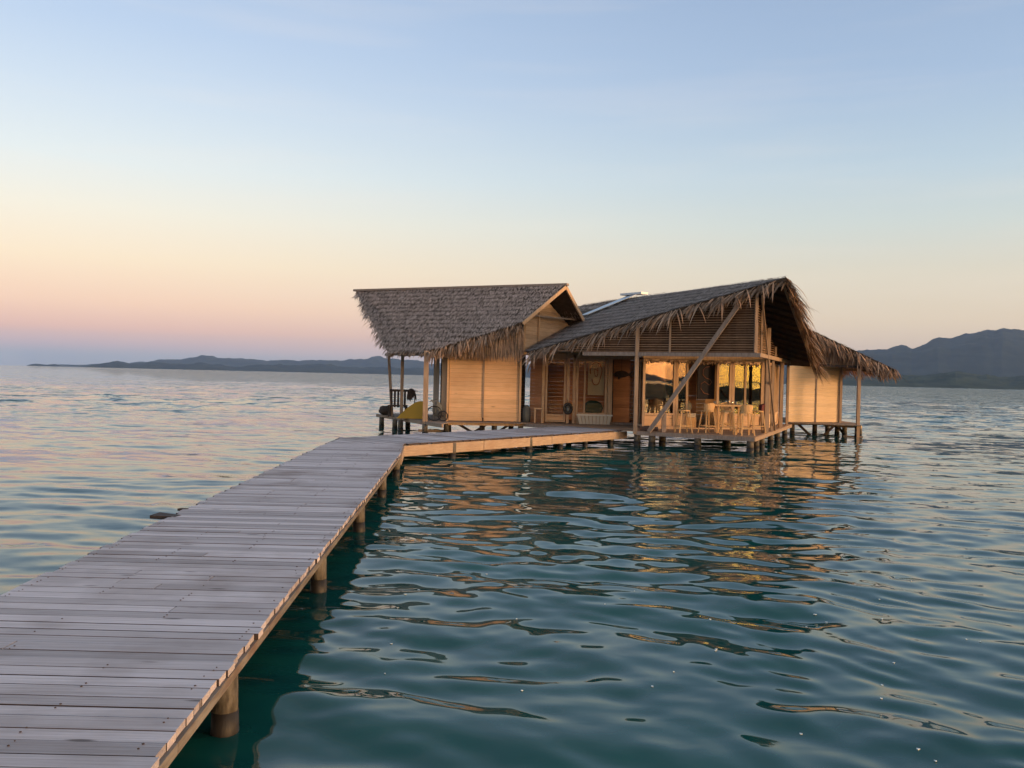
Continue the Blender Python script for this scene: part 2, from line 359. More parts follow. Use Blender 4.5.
# ------------------------------------------------------------------ hills
def fbm(x, y, seed, octs=6, base=1.0, gain=.5):
    r_ = np.random.RandomState(seed); out = np.zeros_like(x); amp = 1.0; fq = base
    for o in range(octs):
        for k in range(4):
            a = r_.uniform(0, 6.28); ph = r_.uniform(0, 6.28); ff = fq * r_.uniform(.75, 1.35)
            out += amp / 4 * (1 - 2 * np.abs(np.sin(ff * (x * math.cos(a) + y * math.sin(a)) + ph + .8 * np.sin(ff * .6 * (x * math.sin(a) - y * math.cos(a))))))
        amp *= gain; fq *= 2.05
    return out
def hill_mat(name, c1, c2, sc):
    m = mat(name, c1, .95, .1); t = m.node_tree; n = t.nodes; l = t.links; p = n['Principled BSDF']
    tc = n.new('ShaderNodeTexCoord'); ns = n.new('ShaderNodeTexNoise'); ns.inputs['Scale'].default_value = sc; ns.inputs['Detail'].default_value = 8
    l.new(tc.outputs['Object'], ns.inputs['Vector']); rp = n.new('ShaderNodeValToRGB'); rp.color_ramp.elements[0].position = .4; rp.color_ramp.elements[1].position = .62
    rp.color_ramp.elements[0].color = (*c1, 1); rp.color_ramp.elements[1].color = (*c2, 1); l.new(ns.outputs[0], rp.inputs[0]); l.new(rp.outputs[0], p.inputs['Base Color'])
    b = n.new('ShaderNodeBump'); b.inputs['Distance'].default_value = 12; b.inputs['Strength'].default_value = .8; l.new(ns.outputs[0], b.inputs['Height']); l.new(b.outputs[0], p.inputs['Normal'])
    return m
forest = hill_mat('forest_hill', (.006, .017, .017), (.020, .034, .030), .006)
shore_m = hill_mat('shore_forest', (.010, .024, .013), (.034, .050, .026), .012)
def range_hills(name, prof, dist, depth, seed, mt, rough=.10, na=420, nd=36, curve=1.0, lift=1.0, jag=.16):
    """prof: (tan azimuth, tan elevation) of the crest as walked along the shore"""
    tx = np.linspace(prof[0][0], prof[-1][0], na); el = np.interp(tx, [q[0] for q in prof], [q[1] for q in prof])
    ds = np.linspace(0, 1, nd); el = el * lift * (1 + jag * fbm(tx * 26, tx * 0 + seed, seed + 7, 4)); T, D = np.meshgrid(tx, ds, indexing='ij'); E = np.repeat(el[:, None], nd, 1)
    Yd = dist + (D - .62) * depth; Xd = T * Yd
    shape = np.where(D < .62, np.sin(np.clip(D / .62, 0, 1) * math.pi / 2) ** (1.25 * curve), np.cos((D - .62) / .38 * math.pi / 2))
    nz = fbm(Xd / dist * 12, Yd / dist * 12, seed)
    h = E * dist * shape * (1 + rough * (nz + .3) * np.minimum(1, 1.6 - shape)) - 3 + (1.5 * dist / 900) * fbm(Xd / dist * 90, Yd / dist * 90, seed + 3, 3) * np.minimum(E * 200, 1) * shape
    h = np.where(D == 0, -6, h)
    co = np.stack([Xd, Yd, h], -1).reshape(-1, 3); idx = np.arange(na * nd).reshape(na, nd)
    q = np.stack([idx[:-1, :-1], idx[1:, :-1], idx[1:, 1:], idx[:-1, 1:]], -1).reshape(-1, 4)
    o = np_mesh(name, co, q, mt); tag(o, kind='structure'); return o
def P(lst): return [((x - 512) / 885, h / 885) for x, h in lst]
range_hills('far_hills', P([(26, 0), (40, 1.5), (62, 2), (80, 2.5), (95, 3.5), (120, 4), (150, 8), (175, 11), (200, 14), (225, 12.5), (260, 11), (300, 13), (350, 14), (375, 15.5), (400, 14), (440, 12), (520, 14), (600, 15), (700, 20), (760, 8), (800, 0)]), 10500, 2600, 3, forest, .30, 520, 44, lift=1.15)
range_hills('near_hills', P([(84, 0), (92, 3), (108, 6), (118, 8), (130, 6), (150, 7.5), (180, 6), (205, 7.5), (235, 5.5), (260, 8), (290, 7), (320, 9), (350, 7.5), (390, 9.5), (430, 8), (520, 8), (620, 6), (700, 0)]), 7000, 1800, 9, forest, .45, 520, 44, lift=1.1)
range_hills('islet', P([(24, 0), (30, 1.6), (38, 3.2), (48, 3), (55, 3.2), (63, 0)]), 8200, 300, 5, forest, .2, 120, 16)
range_hills('mountain', P([(640, 0), (720, 10), (780, 20), (820, 29), (864, 35), (885, 36.5), (905, 40.5), (911, 39), (925, 44), (937, 49.5), (948, 49.5), (972, 55), (985, 58), (993, 58), (1001, 61), (1012, 59), (1040, 60), (1120, 52), (1250, 40), (1400, 20), (1500, 0)]), 6200, 2600, 21, forest, .14, 600, 60, lift=1.04, jag=.05)
range_hills('low_shore', P([(700, 0), (780, 3), (850, 10), (890, 14), (920, 15), (955, 21), (975, 19), (1010, 17), (1060, 20), (1150, 22), (1300, 14), (1500, 8), (1600, 0)]), 3300, 900, 33, shore_m, .25, 700, 40)
# land behind the photographer, seen only in the window panes
bh = range_hills('headland', [(-2.2, 0), (-1.6, .004), (-1.3, .006), (-1.1, .003), (-1.0, .002), (-.92, .004), (-.88, .008), (-.82, .015), (-.7, .022), (-.5, .03), (-.2, .02), (.2, .026), (.5, .012), (1.1, 0)], 2600, 700, 44, forest, .1, 300, 20)
bh.rotation_euler = (0, 0, math.pi)

# unseen islet at the start of the jetty, added to darken lower window reflections
gx = np.linspace(-160, 190, 120); gy = np.linspace(-260, -8, 120); GX, GY = np.meshgrid(gx, gy, indexing='ij')
edge_ = np.minimum(np.minimum(GX + 160, 190 - GX) / 22, np.minimum((-15 + 3 * np.sin(GX * .07 + 1) - GY) / 12, (GY + 260) / 25))
gh = np.clip(edge_, -1, 1) * 1.15 - .3 + .22 * fbm(GX * .12, GY * .12, 8, 4) * np.clip(edge_, 0, 1)
idx = np.arange(120 * 120).reshape(120, 120); q = np.stack([idx[:-1, :-1], idx[1:, :-1], idx[1:, 1:], idx[:-1, 1:]], -1).reshape(-1, 4)
tag(np_mesh('unseen_islet', np.stack([GX, GY, gh], -1).reshape(-1, 3), q, shore_m), kind='structure')

# ------------------------------------------------------------------ jetty
jt = empty('jetty', (-2.9, 3, 0), 'long weathered grey plank jetty bending right towards the thatched huts', 'jetty')
def xr(y): return -1.27 - .0555 * y
def xl(y): return -3.33 - .047 * y
dk = MB(); y = -14.0; DZ = .45
def xe(v): return xr(v) if v < 18.7 else xr(18.6) - .1 * (v - 18.6)
def plank(mb, a0, a1, b0, b1, z, th=.038, tilt=0.0):
    mb.hexa([(*a0, z - th), (*b0, z - th + tilt), (*b1, z - th + tilt), (*a1, z - th)], [(*a0, z), (*b0, z + tilt), (*b1, z + tilt), (*a1, z)])
k = 0
while y < 21.3:
    wd = random.uniform(.125, .165); g = random.choice([.006, .008, .010, .018, .008]); yy = y + wd - g
    skew = .012 * math.sin(y * .8) + random.uniform(-.003, .003)
    e1 = random.uniform(-.006, .008) + (.02 if random.random() < .05 else 0); e0 = random.uniform(-.03, .03)
    z = DZ + random.uniform(-.0015, .0015)
    xa = xl(y) - e0; xb = xe(y) + e1; xb2 = xe(yy) + e1; xa2 = xl(yy) - e0
    if random.random() < .28:                             # two boards meeting on a joist
        c = xa + (xb - xa) * random.choice([.33, .5, .66])
        plank(dk, (xa, y), (xa2, yy), (c - .004, y + skew / 2), (c - .004, yy + skew / 2), z)
        plank(dk, (c + .004, y + skew / 2), (c + .004, yy + skew / 2), (xb, y + skew), (xb2, yy + skew), z + random.uniform(-.001, .001))
    else:
        plank(dk, (xa, y), (xa2, yy), (xb, y + skew), (xb2, yy + skew), z, tilt=random.uniform(-.001, .001))
    y += wd; k += 1
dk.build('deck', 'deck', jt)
nl = MB()                                                # nail heads in rows over the joists
for i in range(160):
    yy = -2.9 + i * .146
    for fx in (.035, .34, .66, .965):
        if random.random() < .5:
            x = xl(yy) + (xr(yy) - xl(yy)) * fx + random.uniform(-.03, .03)
            for dy in (0, .05):
                if random.random() < .7:
                    r = random.uniform(.004, .007); nl.poly_prism([(x + r * math.cos(a), yy + dy + r * math.sin(a)) for a in (0, 1.57, 3.14, 4.71)], DZ + .003, DZ + .0065)
tag(nl.build('nail_heads', mat('rust', (.06, .035, .025), .8), jt), kind='stuff')
# second run
J0 = V((-2.50, 21.0, 0)); J1 = V((3.75, 29.05, 0)); dj = (J1 - J0).normalized(); nj = V((-dj.y, dj.x, 0)); W2 = 2.35
d2 = MB(); s = -1.2; Ltot = (J1 - J0).length
while s < Ltot:
    wd = random.uniform(.125, .165); g = random.choice([.004, .007, .01]); z = DZ + random.uniform(-.004, .004)
    e0 = random.uniform(-.02, .03); e1 = random.uniform(-.03, .03)
    p0 = J0 + dj * s - nj * e0; p1 = J0 + dj * s + nj * (W2 + e1)
    if s < 0: p0 = J0 + dj * s + nj * (.02 - s * .95)
    q = dj * (wd - g)
    while p1.x < xl(p1.y) and (p1 - p0).dot(nj) > .1: p1 = p1 - nj * .05
    if (p1 - p0).dot(nj) > .2: plank(d2, p0.xy, (p0 + q).xy, p1.xy, (p1 + q).xy, z + .0035)
    s += wd
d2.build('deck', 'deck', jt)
# thin split edge board under the plank ends, and side joists
e = MB()
ys = [-14, -9, -6, -3, 0, 2.2, 4.0, 5.9, 8.2, 10.9, 13.6, 16.2, 18.6]
for a, b in zip(ys, ys[1:]):
    o_ = .018; e.hexa([(xr(a) - .035, a, .355), (xr(a) + o_, a, .355), (xr(b) + o_, b - .006, .355), (xr(b) - .035, b - .006, .355)],
           [(xr(a) - .035, a, .408), (xr(a) + o_, a, .408), (xr(b) + o_, b - .006, .408), (xr(b) - .035, b - .006, .408)])
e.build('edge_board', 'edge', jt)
e = MB()
for fx in (.03, .33, .66): 
    e.bar((xl(-14) + 2.1 * fx, -14, .34), (xl(21.5) + 2.1 * fx, 21.5, .34), .06, .13)
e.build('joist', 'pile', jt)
fa = MB()
a = J0 + V((-.03, -.02, 0)); c0 = V((xr(18.6), 18.6, 0))
for (p0, p1, zt, zb) in ((c0, a, .41, .20), (a, J0 + dj * 2.9, .405, .155), (J0 + dj * 2.92, J0 + dj * 6.0, .405, .165), (J0 + dj * 6.02, J1 + dj * .1, .405, .175)):
    d = (p1 - p0).normalized(); nn = V((-d.y, d.x, 0)) * .04
    fa.hexa([(*(p0 - nn * .5).xy, zb), (*(p1 - nn * .5).xy, zb), (*(p1 + nn).xy, zb), (*(p0 + nn).xy, zb)], [(*(p0 - nn * .5).xy, zt), (*(p1 - nn * .5).xy, zt), (*(p1 + nn).xy, zt), (*(p0 + nn).xy, zt)])
fa.build('fascia', 'fascia', jt)
fa = MB(); fa.bar(J0 + nj * (W2 - .05) + V((0, 0, .31)), J1 + nj * (W2 - .05) + V((0, 0, .31)), .05, .19); fa.build('joist', 'pile', jt)
def pile(x, y, top, r, parent, sq=False, wet=.13, lean=(0, 0), name='pile', mt='pile'):
    b = MB(); bot = -3.0
    def P_(z): return V((x + lean[0] * (z - top), y + lean[1] * (z - top), z))
    zs = [wet, wet + (top - wet) * .5, top] if top > wet + .05 else [top - .02, top]
    b.tube([P_(z) for z in zs], [r * 1.0, r * .98, r * .97][:len(zs)], 4 if sq else 12, jit=.0 if sq else .04)
    o = b.build(name, mt, parent, smooth=not sq)
    b = MB(); b.tube([P_(bot), P_(-.5), P_(0), P_(zs[0] - .002)], [r * 1.08, r * 1.10, r * 1.06, r * 1.01], 4 if sq else 12, jit=.0 if sq else .05)
    b.build('wet_foot', 'wetpile', o, smooth=not sq)
    return o
for yy in (-12, -8.6, -5.2, -1.8, 1.6, 5.12, 8.45, 11.75, 15.1, 18.35):
    pile(xr(yy) - .07, yy, .36, .076, jt, lean=(random.uniform(-.02, .02), 0))
    pile(xl(yy) + .12, yy, .27, .09, jt)
    b = MB(); b.bar((xl(yy) + .1, yy + .1, .25), (xr(yy) - .1, yy + .1, .25), .07, .12); b.build('crossbeam', 'pile', jt)
for s in (1.75, 5.0, 6.55, 7.9, 9.4):
    q = J0 + dj * s + nj * .06; pile(q.x, q.y, .40, .10 if s < 6 else .08, jt)
    q = J0 + dj * s + nj * (W2 - .15); pile(q.x, q.y, .30, .09, jt)
pile(-2.9, 21.6, .4, .13, jt)
# broken board poking out on the left
b = MB(); b.hexa([(-4.03, 9.92, .415), (-3.72, 9.86, .41), (-3.70, 9.98, .41), (-3.99, 10.05, .415)], [(-4.03, 9.92, .452), (-3.72, 9.86, .455), (-3.70, 9.98, .455), (-3.97, 10.05, .47)])
o = b.build('broken_board', 'darkwood'); tag(o, 'dark broken board end sticking out over the water past the left edge of the jetty', 'board')
b = MB(); b.hexa([(-3.92, 10.45, .425), (-3.80, 10.44, .425), (-3.80, 10.50, .425), (-3.90, 10.52, .425)], [(-3.92, 10.45, .452), (-3.80, 10.44, .452), (-3.80, 10.50, .452), (-3.90, 10.52, .452)])
o = b.build('board_stub', 'darkwood'); tag(o, 'small dark board stub at the left edge of the jetty, behind the larger broken board', 'board')

# ------------------------------------------------------------------ roofs and walls
def inner(poly, p):
    pass
def roof(parent, polys, slabmat='under', dens=560, ln=.16, th=.10):
    """each polygon: corner points of one slope, counter-clockwise seen from above"""
    slab = MB(); th_ = MB()
    for poly in polys:
        pts = [V(q) for q in poly]
        nrm = V((0, 0, 0))
        for i in range(1, len(pts) - 1): nrm += (pts[i] - pts[0]).cross(pts[i + 1] - pts[0])
        if nrm.z < 0: pts.reverse(); nrm = -nrm
        nrm.normalize(); dn = V((0, 0, -th)); n_ = len(pts); i0 = len(slab.v)
        slab.v += [tuple(q) for q in pts] + [tuple(q + dn) for q in pts]
        slab.f.append(tuple(range(i0, i0 + n_))); slab.f.append(tuple(range(i0 + n_, i0 + 2 * n_))[::-1])
        for k in range(n_): slab.f.append((i0 + k, i0 + n_ + k, i0 + n_ + (k + 1) % n_, i0 + (k + 1) % n_))
        for i in range(1, len(pts) - 1):
            a, b, c = pts[0], pts[i], pts[i + 1]; tn = (b - a).cross(c - a); area = tn.length / 2
            if area < .02: continue
            tn.normalize()
            if tn.z < 0: tn = -tn
            down = (V((0, 0, -1)) - tn * -tn.z).normalized()
            for _ in range(int(area * dens)):
                u, v = random.random(), random.random()
                if u + v > 1: u, v = 1 - u, 1 - v
                p = a + (b - a) * u + (c - a) * v
                # snap up-slope position into courses
                zc_ = round(p.z / .17) * .17 + random.uniform(-.03, .03)
                if abs(down.z) > .1: p = p + down * ((p.z - zc_) / -down.z) * .3
                d = (down + V((random.uniform(-.8, .8), random.uniform(-.8, .8), 0)) * .42 + tn * random.uniform(.02, .16)).normalized()
                th_.blade(p + tn * random.uniform(.01, .05), d, ln * random.uniform(.6, 1.2), random.uniform(.012, .026), .12, side=d.cross(tn))
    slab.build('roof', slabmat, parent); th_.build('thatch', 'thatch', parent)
def fringe(parent, edges, ln=.5, dens=34, mt='fringe', layers=2, name='thatch_fringe', spread=.35, thick=.1, bias=0, wd=(.03, .06)):
    fb = MB()
    for (a, b, out) in edges[:]:
        a, b = V(a), V(b); out = V(out).normalized(); L_ = (b - a).length; e = (b - a).normalized()
        for _ in range(int(L_ * dens * layers)):
            t = random.random(); p = a + (b - a) * t + V((0, 0, -random.uniform(0, thick))) + out * random.uniform(-.1, .05)
            clump = .75 + .35 * math.sin(t * L_ * 5.1 + 1.3) * math.sin(t * L_ * 2.3)
            d = out * random.uniform(.3, 1.0) + e * (random.uniform(-spread, spread) + bias * random.random()) + V((0, 0, -random.uniform(.1, .9)))
            fb.blade(p, d, ln * clump * random.uniform(.55, 1.25), random.uniform(*wd), random.uniform(.6, 1.6), side=e + V((random.uniform(-.4, .4), random.uniform(-.4, .4), random.uniform(-.4, .4))))
        # a few long whole leaves
        for _ in range(int(L_ * 3.5)):
            t = random.random(); p = a + (b - a) * t; d = out * random.uniform(.5, 1) + e * random.uniform(-.7, .5) + V((0, 0, -.4))
            fb.blade(p, d, ln * random.uniform(1.1, 1.6), .05, 1.2)
    fb.build(name, mt, parent)
def boards(mb, p0, p1, z0, z1, bh=.13, th=.022, zt=None, gap=.004, seam=None):
    """horizontal boards from p0 to p1; zt(t) optional top height along the wall"""
    p0, p1 = V((*p0, 0)), V((*p1, 0)); d = (p1 - p0); L_ = d.length; d.normalize(); nn = V((-d.y, d.x, 0)) * th
    z = z0
    while z < z1 - .01:
        zz = min(z + bh, z1); a, b = 0.0, L_
        if zt:
            ts = [k / 60 for k in range(61)]; ok = [t for t in ts if zt(t) > z + bh * .5]
            if not ok: z += bh; continue
            a, b = min(ok) * L_, max(ok) * L_
            if b - a < .1: z += bh; continue
            lo = [t for t in ts if zt(t) > z] or ok; hi = [t for t in ts if zt(t) > zz - .005]
            la, lb = min(lo) * L_, max(lo) * L_; ha, hb = (min(hi) * L_, max(hi) * L_) if hi else ((a + b) / 2, (a + b) / 2 + .01)
            Q_ = [p0 + d * v_ for v_ in (la, lb, ha, hb)]
            mb.hexa([(*Q_[0].xy, z), (*Q_[1].xy, z), (*(Q_[1] + nn).xy, z), (*(Q_[0] + nn).xy, z)], [(*Q_[2].xy, zz - gap), (*Q_[3].xy, zz - gap), (*(Q_[3] + nn).xy, zz - gap), (*(Q_[2] + nn).xy, zz - gap)])
            z += bh; continue
        cuts = [a, b]
        if random.random() < .35 and b - a > 1.5: cuts = [a, random.uniform(a + .5, b - .5), b]
        for c0, c1 in zip(cuts, cuts[1:]):
            q0, q1 = p0 + d * (c0 + .001), p0 + d * (c1 - .001); jj = nn * random.uniform(0, .15)
            mb.hexa([(*(q0 + jj).xy, z), (*(q1 + jj).xy, z), (*(q1 + nn).xy, z), (*(q0 + nn).xy, z)], [(*(q0 + jj).xy, zz - gap), (*(q1 + jj).xy, zz - gap), (*(q1 + nn).xy, zz - gap), (*(q0 + nn).xy, zz - gap)])
        z += bh
def deck_poly(parent, pts, z, mt='floor', name='deck', dirx=True, edge='grey', bw=.14):
    """planked platform clipped to a convex polygon, planks along x"""
    ys_ = [p[1] for p in pts]; y = min(ys_); mb = MB()
    def span(y):
        xs = []
        for i in range(len(pts)):
            a, b = pts[i], pts[(i + 1) % len(pts)]
            if (a[1] - y) * (b[1] - y) < 0 or a[1] == y: xs.append(a[0] + (b[0] - a[0]) * (y - a[1]) / ((b[1] - a[1]) or 1e-9))
        return (min(xs), max(xs)) if len(xs) > 1 else None
    while y < max(ys_) - bw * .5:
        s0, s1 = span(y + .01), span(min(y + bw, max(ys_)) - .01)
        if s0 and s1:
            zz = z + random.uniform(-.002, .002); g = .006
            mb.hexa([(s0[0], y, zz - .03), (s0[1], y, zz - .03), (s1[1], y + bw - g, zz - .03), (s1[0], y + bw - g, zz - .03)], [(s0[0], y, zz), (s0[1], y, zz), (s1[1], y + bw - g, zz), (s1[0], y + bw - g, zz)])
        y += bw
    mb.build(name, mt, parent)
def part(parent, name, mt, fn, smooth=False):
    b = MB(); fn(b); return b.build(name, mt, parent, smooth)
def vpost(parent, x, y, z0, z1, w=.10, mt='post', name='post', top=None):
    tx, ty = top or (x, y); b = MB(); b.bar((x, y, z0), (tx, ty, z1), w, w); return b.build(name, mt, parent)
def rbeam(parent, a, b, w=.08, h=.12, mt='grey', name='beam'):
    q = MB(); q.bar(a, b, w, h); return q.build(name, mt, parent)
def window(parent, a, b, z0, z1, fw=.07, mull=(), sill=0.0, mt='frame', name='window', gl='glass', boardm='panel'):
    """a framed pane between plan points a and b; a boarded apron of height sill under it"""
    a, b = V((*a, 0)), V((*b, 0)); d = (b - a); L_ = d.length; d.normalize(); nn = V((-d.y, d.x, 0)); q = MB(); zs = z0 + sill
    def pt(s, z, o=0): v = a + d * s + nn * o; return (v.x, v.y, z)
    q.bar(pt(fw / 2, z0), pt(fw / 2, z1), fw, fw * 1.1); q.bar(pt(L_ - fw / 2, z0), pt(L_ - fw / 2, z1), fw, fw * 1.1)
    q.bar(pt(fw, z1 - fw / 2), pt(L_ - fw, z1 - fw / 2), fw * .98, fw * .95)
    q.bar(pt(fw, zs + fw / 2), pt(L_ - fw, zs + fw / 2), fw * .98, fw * .95)
    if sill: q.bar(pt(fw, z0 + fw / 2), pt(L_ - fw, z0 + fw / 2), fw * .98, fw * .95)
    for mm in mull: q.bar(pt(L_ * mm, zs + fw), pt(L_ * mm, z1 - fw), fw * .8, fw * .8)
    w_ = q.build(name, mt, parent)
    q = MB(); o0, o1 = .004, .012
    q.hexa([pt(fw, zs + fw, o0), pt(L_ - fw, zs + fw, o0), pt(L_ - fw, zs + fw, o1), pt(fw, zs + fw, o1)], [pt(fw, z1 - fw, o0), pt(L_ - fw, z1 - fw, o0), pt(L_ - fw, z1 - fw, o1), pt(fw, z1 - fw, o1)])
    q.build('pane', gl, w_)
    if sill:
        q = MB(); boards(q, (a + d * fw).xy, (b - d * fw).xy, z0 + fw, zs, .11); q.build('apron_boards', boardm, w_)
    return w_

FL = .47
# ============================================================ main hut
mh = empty('thatched_hut', (6.5, 31.5, 0), 'largest middle hut with glazed veranda, diagonal brace and shaggy peaked thatch roof', 'hut', 'thatched huts of the overwater house')
A = V((7.95, 25.9, 5.20)); B = V((.60, 30.6, 3.0)); D = V((11.45, 33.5, 2.85)); C = V((4.05, 38.2, 5.47))
Rg = A.lerp(C, .80); 
def on_front(x, y):  # height of the front slope plane
    n_ = (B - A).cross(C - A); return A.z - (n_.x * (x - A.x) + n_.y * (y - A.y)) / n_.z
V0 = V((2.78, 34.9, 0)); V0.z = on_front(V0.x, V0.y)
C2 = V((2.75, 38.0, 5.2)); Wl = V((.9, 36.5, 3.4)); Wb = V((.3, 34.2, 3.3)); E2 = V((8.6, 41.0, 3.2))
roof(mh, [[A, B, V0, Rg], [A, Rg, C, D], [V0, Wl, C2, Rg], [B, Wb, V0], [Wb, Wl, V0], [Rg, C2, C], [C, E2, D]])
ef = (B - A).normalized(); outf = V((ef.y, -ef.x, 0)); outf = outf if outf.y < 0 else -outf
es = (D - A).normalized(); outs = V((es.y, -es.x, 0)); outs = outs if outs.x > 0 else -outs
fringe(mh, [(A, B, outf)], .66, 26, bias=2.0, spread=.2, wd=(.04, .085))
fringe(mh, [(A + V((0, 0, .05)), D, outs)], .80, 40, layers=3, spread=.5, thick=.22)
part(mh, 'ridge_cap', 'metal', lambda b: b.bar(Rg + V((-.35, .55, .16)), Rg + V((.35, -.55, .14)), .35, .08))
def flash(b):
    o = V((0, 0, .11)); sd = V((.16, -.40, 0)); zz = lambda q: V((q.x, q.y, on_front(q.x, q.y) + .12))
    b.hexa([zz(Rg - sd), zz(Rg + sd), zz(V0 + sd * .7), zz(V0 - sd * .7)], [zz(q) + V((0, 0, .02)) for q in (Rg - sd, Rg + sd, V0 + sd * .7, V0 - sd * .7)])
part(mh, 'flashing', 'metal', flash)
# rafters under the slopes
for (p0, p1) in ((A, B), (A, D)):
    rbeam(mh, p0 + V((0, 0, -.17)) + (Rg - A).normalized() * .15, p1 + V((0, 0, -.17)), .06, .12, 'grey', 'barge_board')
rf = MB()
for t in np.linspace(.08, .92, 12):
    for q in (B, D):
        a0 = A.lerp(q, t); b0 = A.lerp(C, t); rf.bar(a0 + V((0, 0, -.15)), b0 + V((0, 0, -.15)), .05, .08)
rf.build('rafters', 'darkwood', mh)
F_ = V((7.30, 26.5, 0)); uf = V((-.868, .497, 0)).normalized(); vs = V((.40, .917, 0)).normalized()
FL_ = F_ + uf * 3.82
# platform
deck_poly(mh, [(FL_.x, FL_.y), (F_.x, F_.y), (11.3, 35.7), (9.6, 36.6), (1.0, 36.6), (.35, 31.95), (1.95, 30.5)], FL, 'floor')
rbeam(mh, FL_ + V((0, 0, .395)), F_ + V((0, 0, .395)), .05, .12, 'grey', 'deck_beam')
rbeam(mh, F_ + V((0, 0, .395)) , F_ + vs * 10 + V((0, 0, .395)), .05, .12, 'post', 'deck_beam')
rbeam(mh, (.35, 31.9, .39), (1.95, 30.45, .39), .05, .12, 'grey', 'deck_beam')
for s_ in (3.75, 3.25, 1.75, .12):
    q = F_ + uf * s_ + V((.03, .12, 0)); pile(q.x, q.y, .36, .11, mh)
for s_ in (1.2, 2.4, 4.6, 6.5, 8.8):
    q = F_ + vs * s_ + V((-.12, 0, 0)); pile(q.x, q.y, .36, .10, mh)
for (x, y) in ((5, 29.2), (7.2, 29.4), (3.5, 31), (5.5, 32), (8, 33), (1.2, 32), (2.2, 33.5)): pile(x, y, .40, .11, mh)
# outer frame: posts, head beam, louvred gable on the front and the side
HB = 2.93
vpost(mh, FL_.x, FL_.y, FL - .1, 3.85, .12, 'post')
vpost(mh, F_.x - .02, F_.y + .06, HB + .07, 4.85, .09, 'post')
rbeam(mh, FL_ + uf * 1.9 + V((0, 0, HB)), F_ - uf * .12 + V((0, 0, HB)), .09, .12, 'grey', 'head_beam')
rbeam(mh, F_ - uf * .08 + V((0, 0, HB + .003)) + vs * .06, F_ + vs * 9.5 + V((0, 0, HB)), .09, .12, 'post', 'head_beam')
def roof_front(s): q = F_ + uf * s; return on_front(q.x, q.y) - .22
def slats(b, base, d, L_, ztop, z0=3.02, pitch_=.075, off=V((0, .07, 0))):
    z = z0
    while z < 5:
        ok = [s for s in np.linspace(0, L_, 80) if ztop(s) > z]
        if not ok: break
        a = base + d * min(ok) + off; c = base + d * max(ok) + off
        if (c - a).length > .1: b.bar((a.x, a.y, z), (c.x, c.y, z + random.uniform(-.006, .006)), .016, .030)
        z += pitch_
part(mh, 'louvre', 'slat', lambda b: slats(b, F_, uf, 3.8, roof_front))
def lining(b, base, d, L_, ztop, off):
    n_ = 24
    for k in range(n_):
        s0, s1 = L_ * k / n_, L_ * (k + 1) / n_; p0, p1 = base + d * s0 + off, base + d * s1 + off; t0, t1 = ztop(s0) , ztop(s1)
        if min(t0, t1) > 3.0: b.hexa([(p0.x, p0.y, 2.99), (p1.x, p1.y, 2.99), (p1.x, p1.y + .01, 2.99), (p0.x, p0.y + .01, 2.99)], [(p0.x, p0.y, t0), (p1.x, p1.y, t1), (p1.x, p1.y + .01, t1), (p0.x, p0.y + .01, t0)])
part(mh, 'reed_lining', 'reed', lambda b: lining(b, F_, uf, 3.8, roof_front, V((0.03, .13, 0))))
part(mh, 'louvre', 'slat', lambda b: slats(b, F_ + uf * 3.85, uf, 3.2, lambda s: roof_front(s + 3.85)))
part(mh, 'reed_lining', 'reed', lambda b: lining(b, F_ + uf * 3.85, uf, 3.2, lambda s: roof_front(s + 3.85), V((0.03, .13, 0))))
def roof_side(s): return A.z - .3 - (s + .75) / 8.3 * (A.z - D.z)
part(mh, 'side_louvre', 'slat', lambda b: slats(b, F_, vs, 7.5, roof_side, off=V((-.07, 0, 0))))
for s_ in (2.72,): 
    q = F_ + uf * s_; vpost(mh, q.x, q.y + .02, HB + .06, roof_front(s_) - .02, .05 if s_ != 2.72 else .06, 'post', 'stud')
for s_, wd in ((1.1, .06), (2.7, .12), (4.6, .06), (6.4, .08)):
    q = F_ + vs * s_; vpost(mh, q.x - .02, q.y, HB + .06, roof_side(s_) - .02, wd, 'post', 'stud')
for s_, wd in ((2.7, .13), (4.1, .08), (6.6, .12), (8.6, .08)):
    q = F_ + vs * s_; vpost(mh, q.x - .03, q.y, FL, HB - .06, wd, 'post')
# diagonal brace and leaning poles
rbeam(mh, FL_ - uf * .48 + V((-.02, -.07, FL)), F_ + uf * .42 + V((-.02, -.07, 4.66)), .09, .13, 'grey', 'brace')
rbeam(mh, F_ + vs * 4.3 + V((0.05, -.05, FL)), F_ + V((.10, -.05, 4.7)), .05, .06, 'post', 'brace')
vpost(mh, 4.86, 28.15, FL, 1.05, .13, 'grey', 'stub_post')
# inner glazed wall
G0 = V((4.55, 29.8, 0)); G1 = V((8.9, 31.0, 0)); dg = G1 - G0
def gp(t): return (G0 + dg * t).xy
ZT = 2.82
window(mh, gp(-.035), gp(.232), .50, ZT, .08, (), .42)
window(mh, gp(.236), gp(.335), .50, ZT, .075, (), .42)
window(mh, gp(.575), gp(.70), .50, ZT, .08, (), .50)
window(mh, gp(.705), gp(.975), .50, ZT, .09, (.42,), .42)
rbeam(mh, (*gp(-.04), 2.90), (*gp(1.0), 2.90), .12, .13, 'frame', 'lintel')
part(mh, 'sill_beam', 'frame', lambda b: b.bar((*gp(-.04), .485), (*gp(1.0), .485), .14, .06))
part(mh, 'wall', 'gable', lambda b: boards(b, gp(0), gp(1), 2.97, 4.7, .14, zt=lambda t: on_front(*(G0 + dg * t).xy) - .2))
fringe(mh, [((*gp(-.03), 2.84), (*gp(.98), 2.84), (.2, -1, 0))], .13, 60, layers=2)
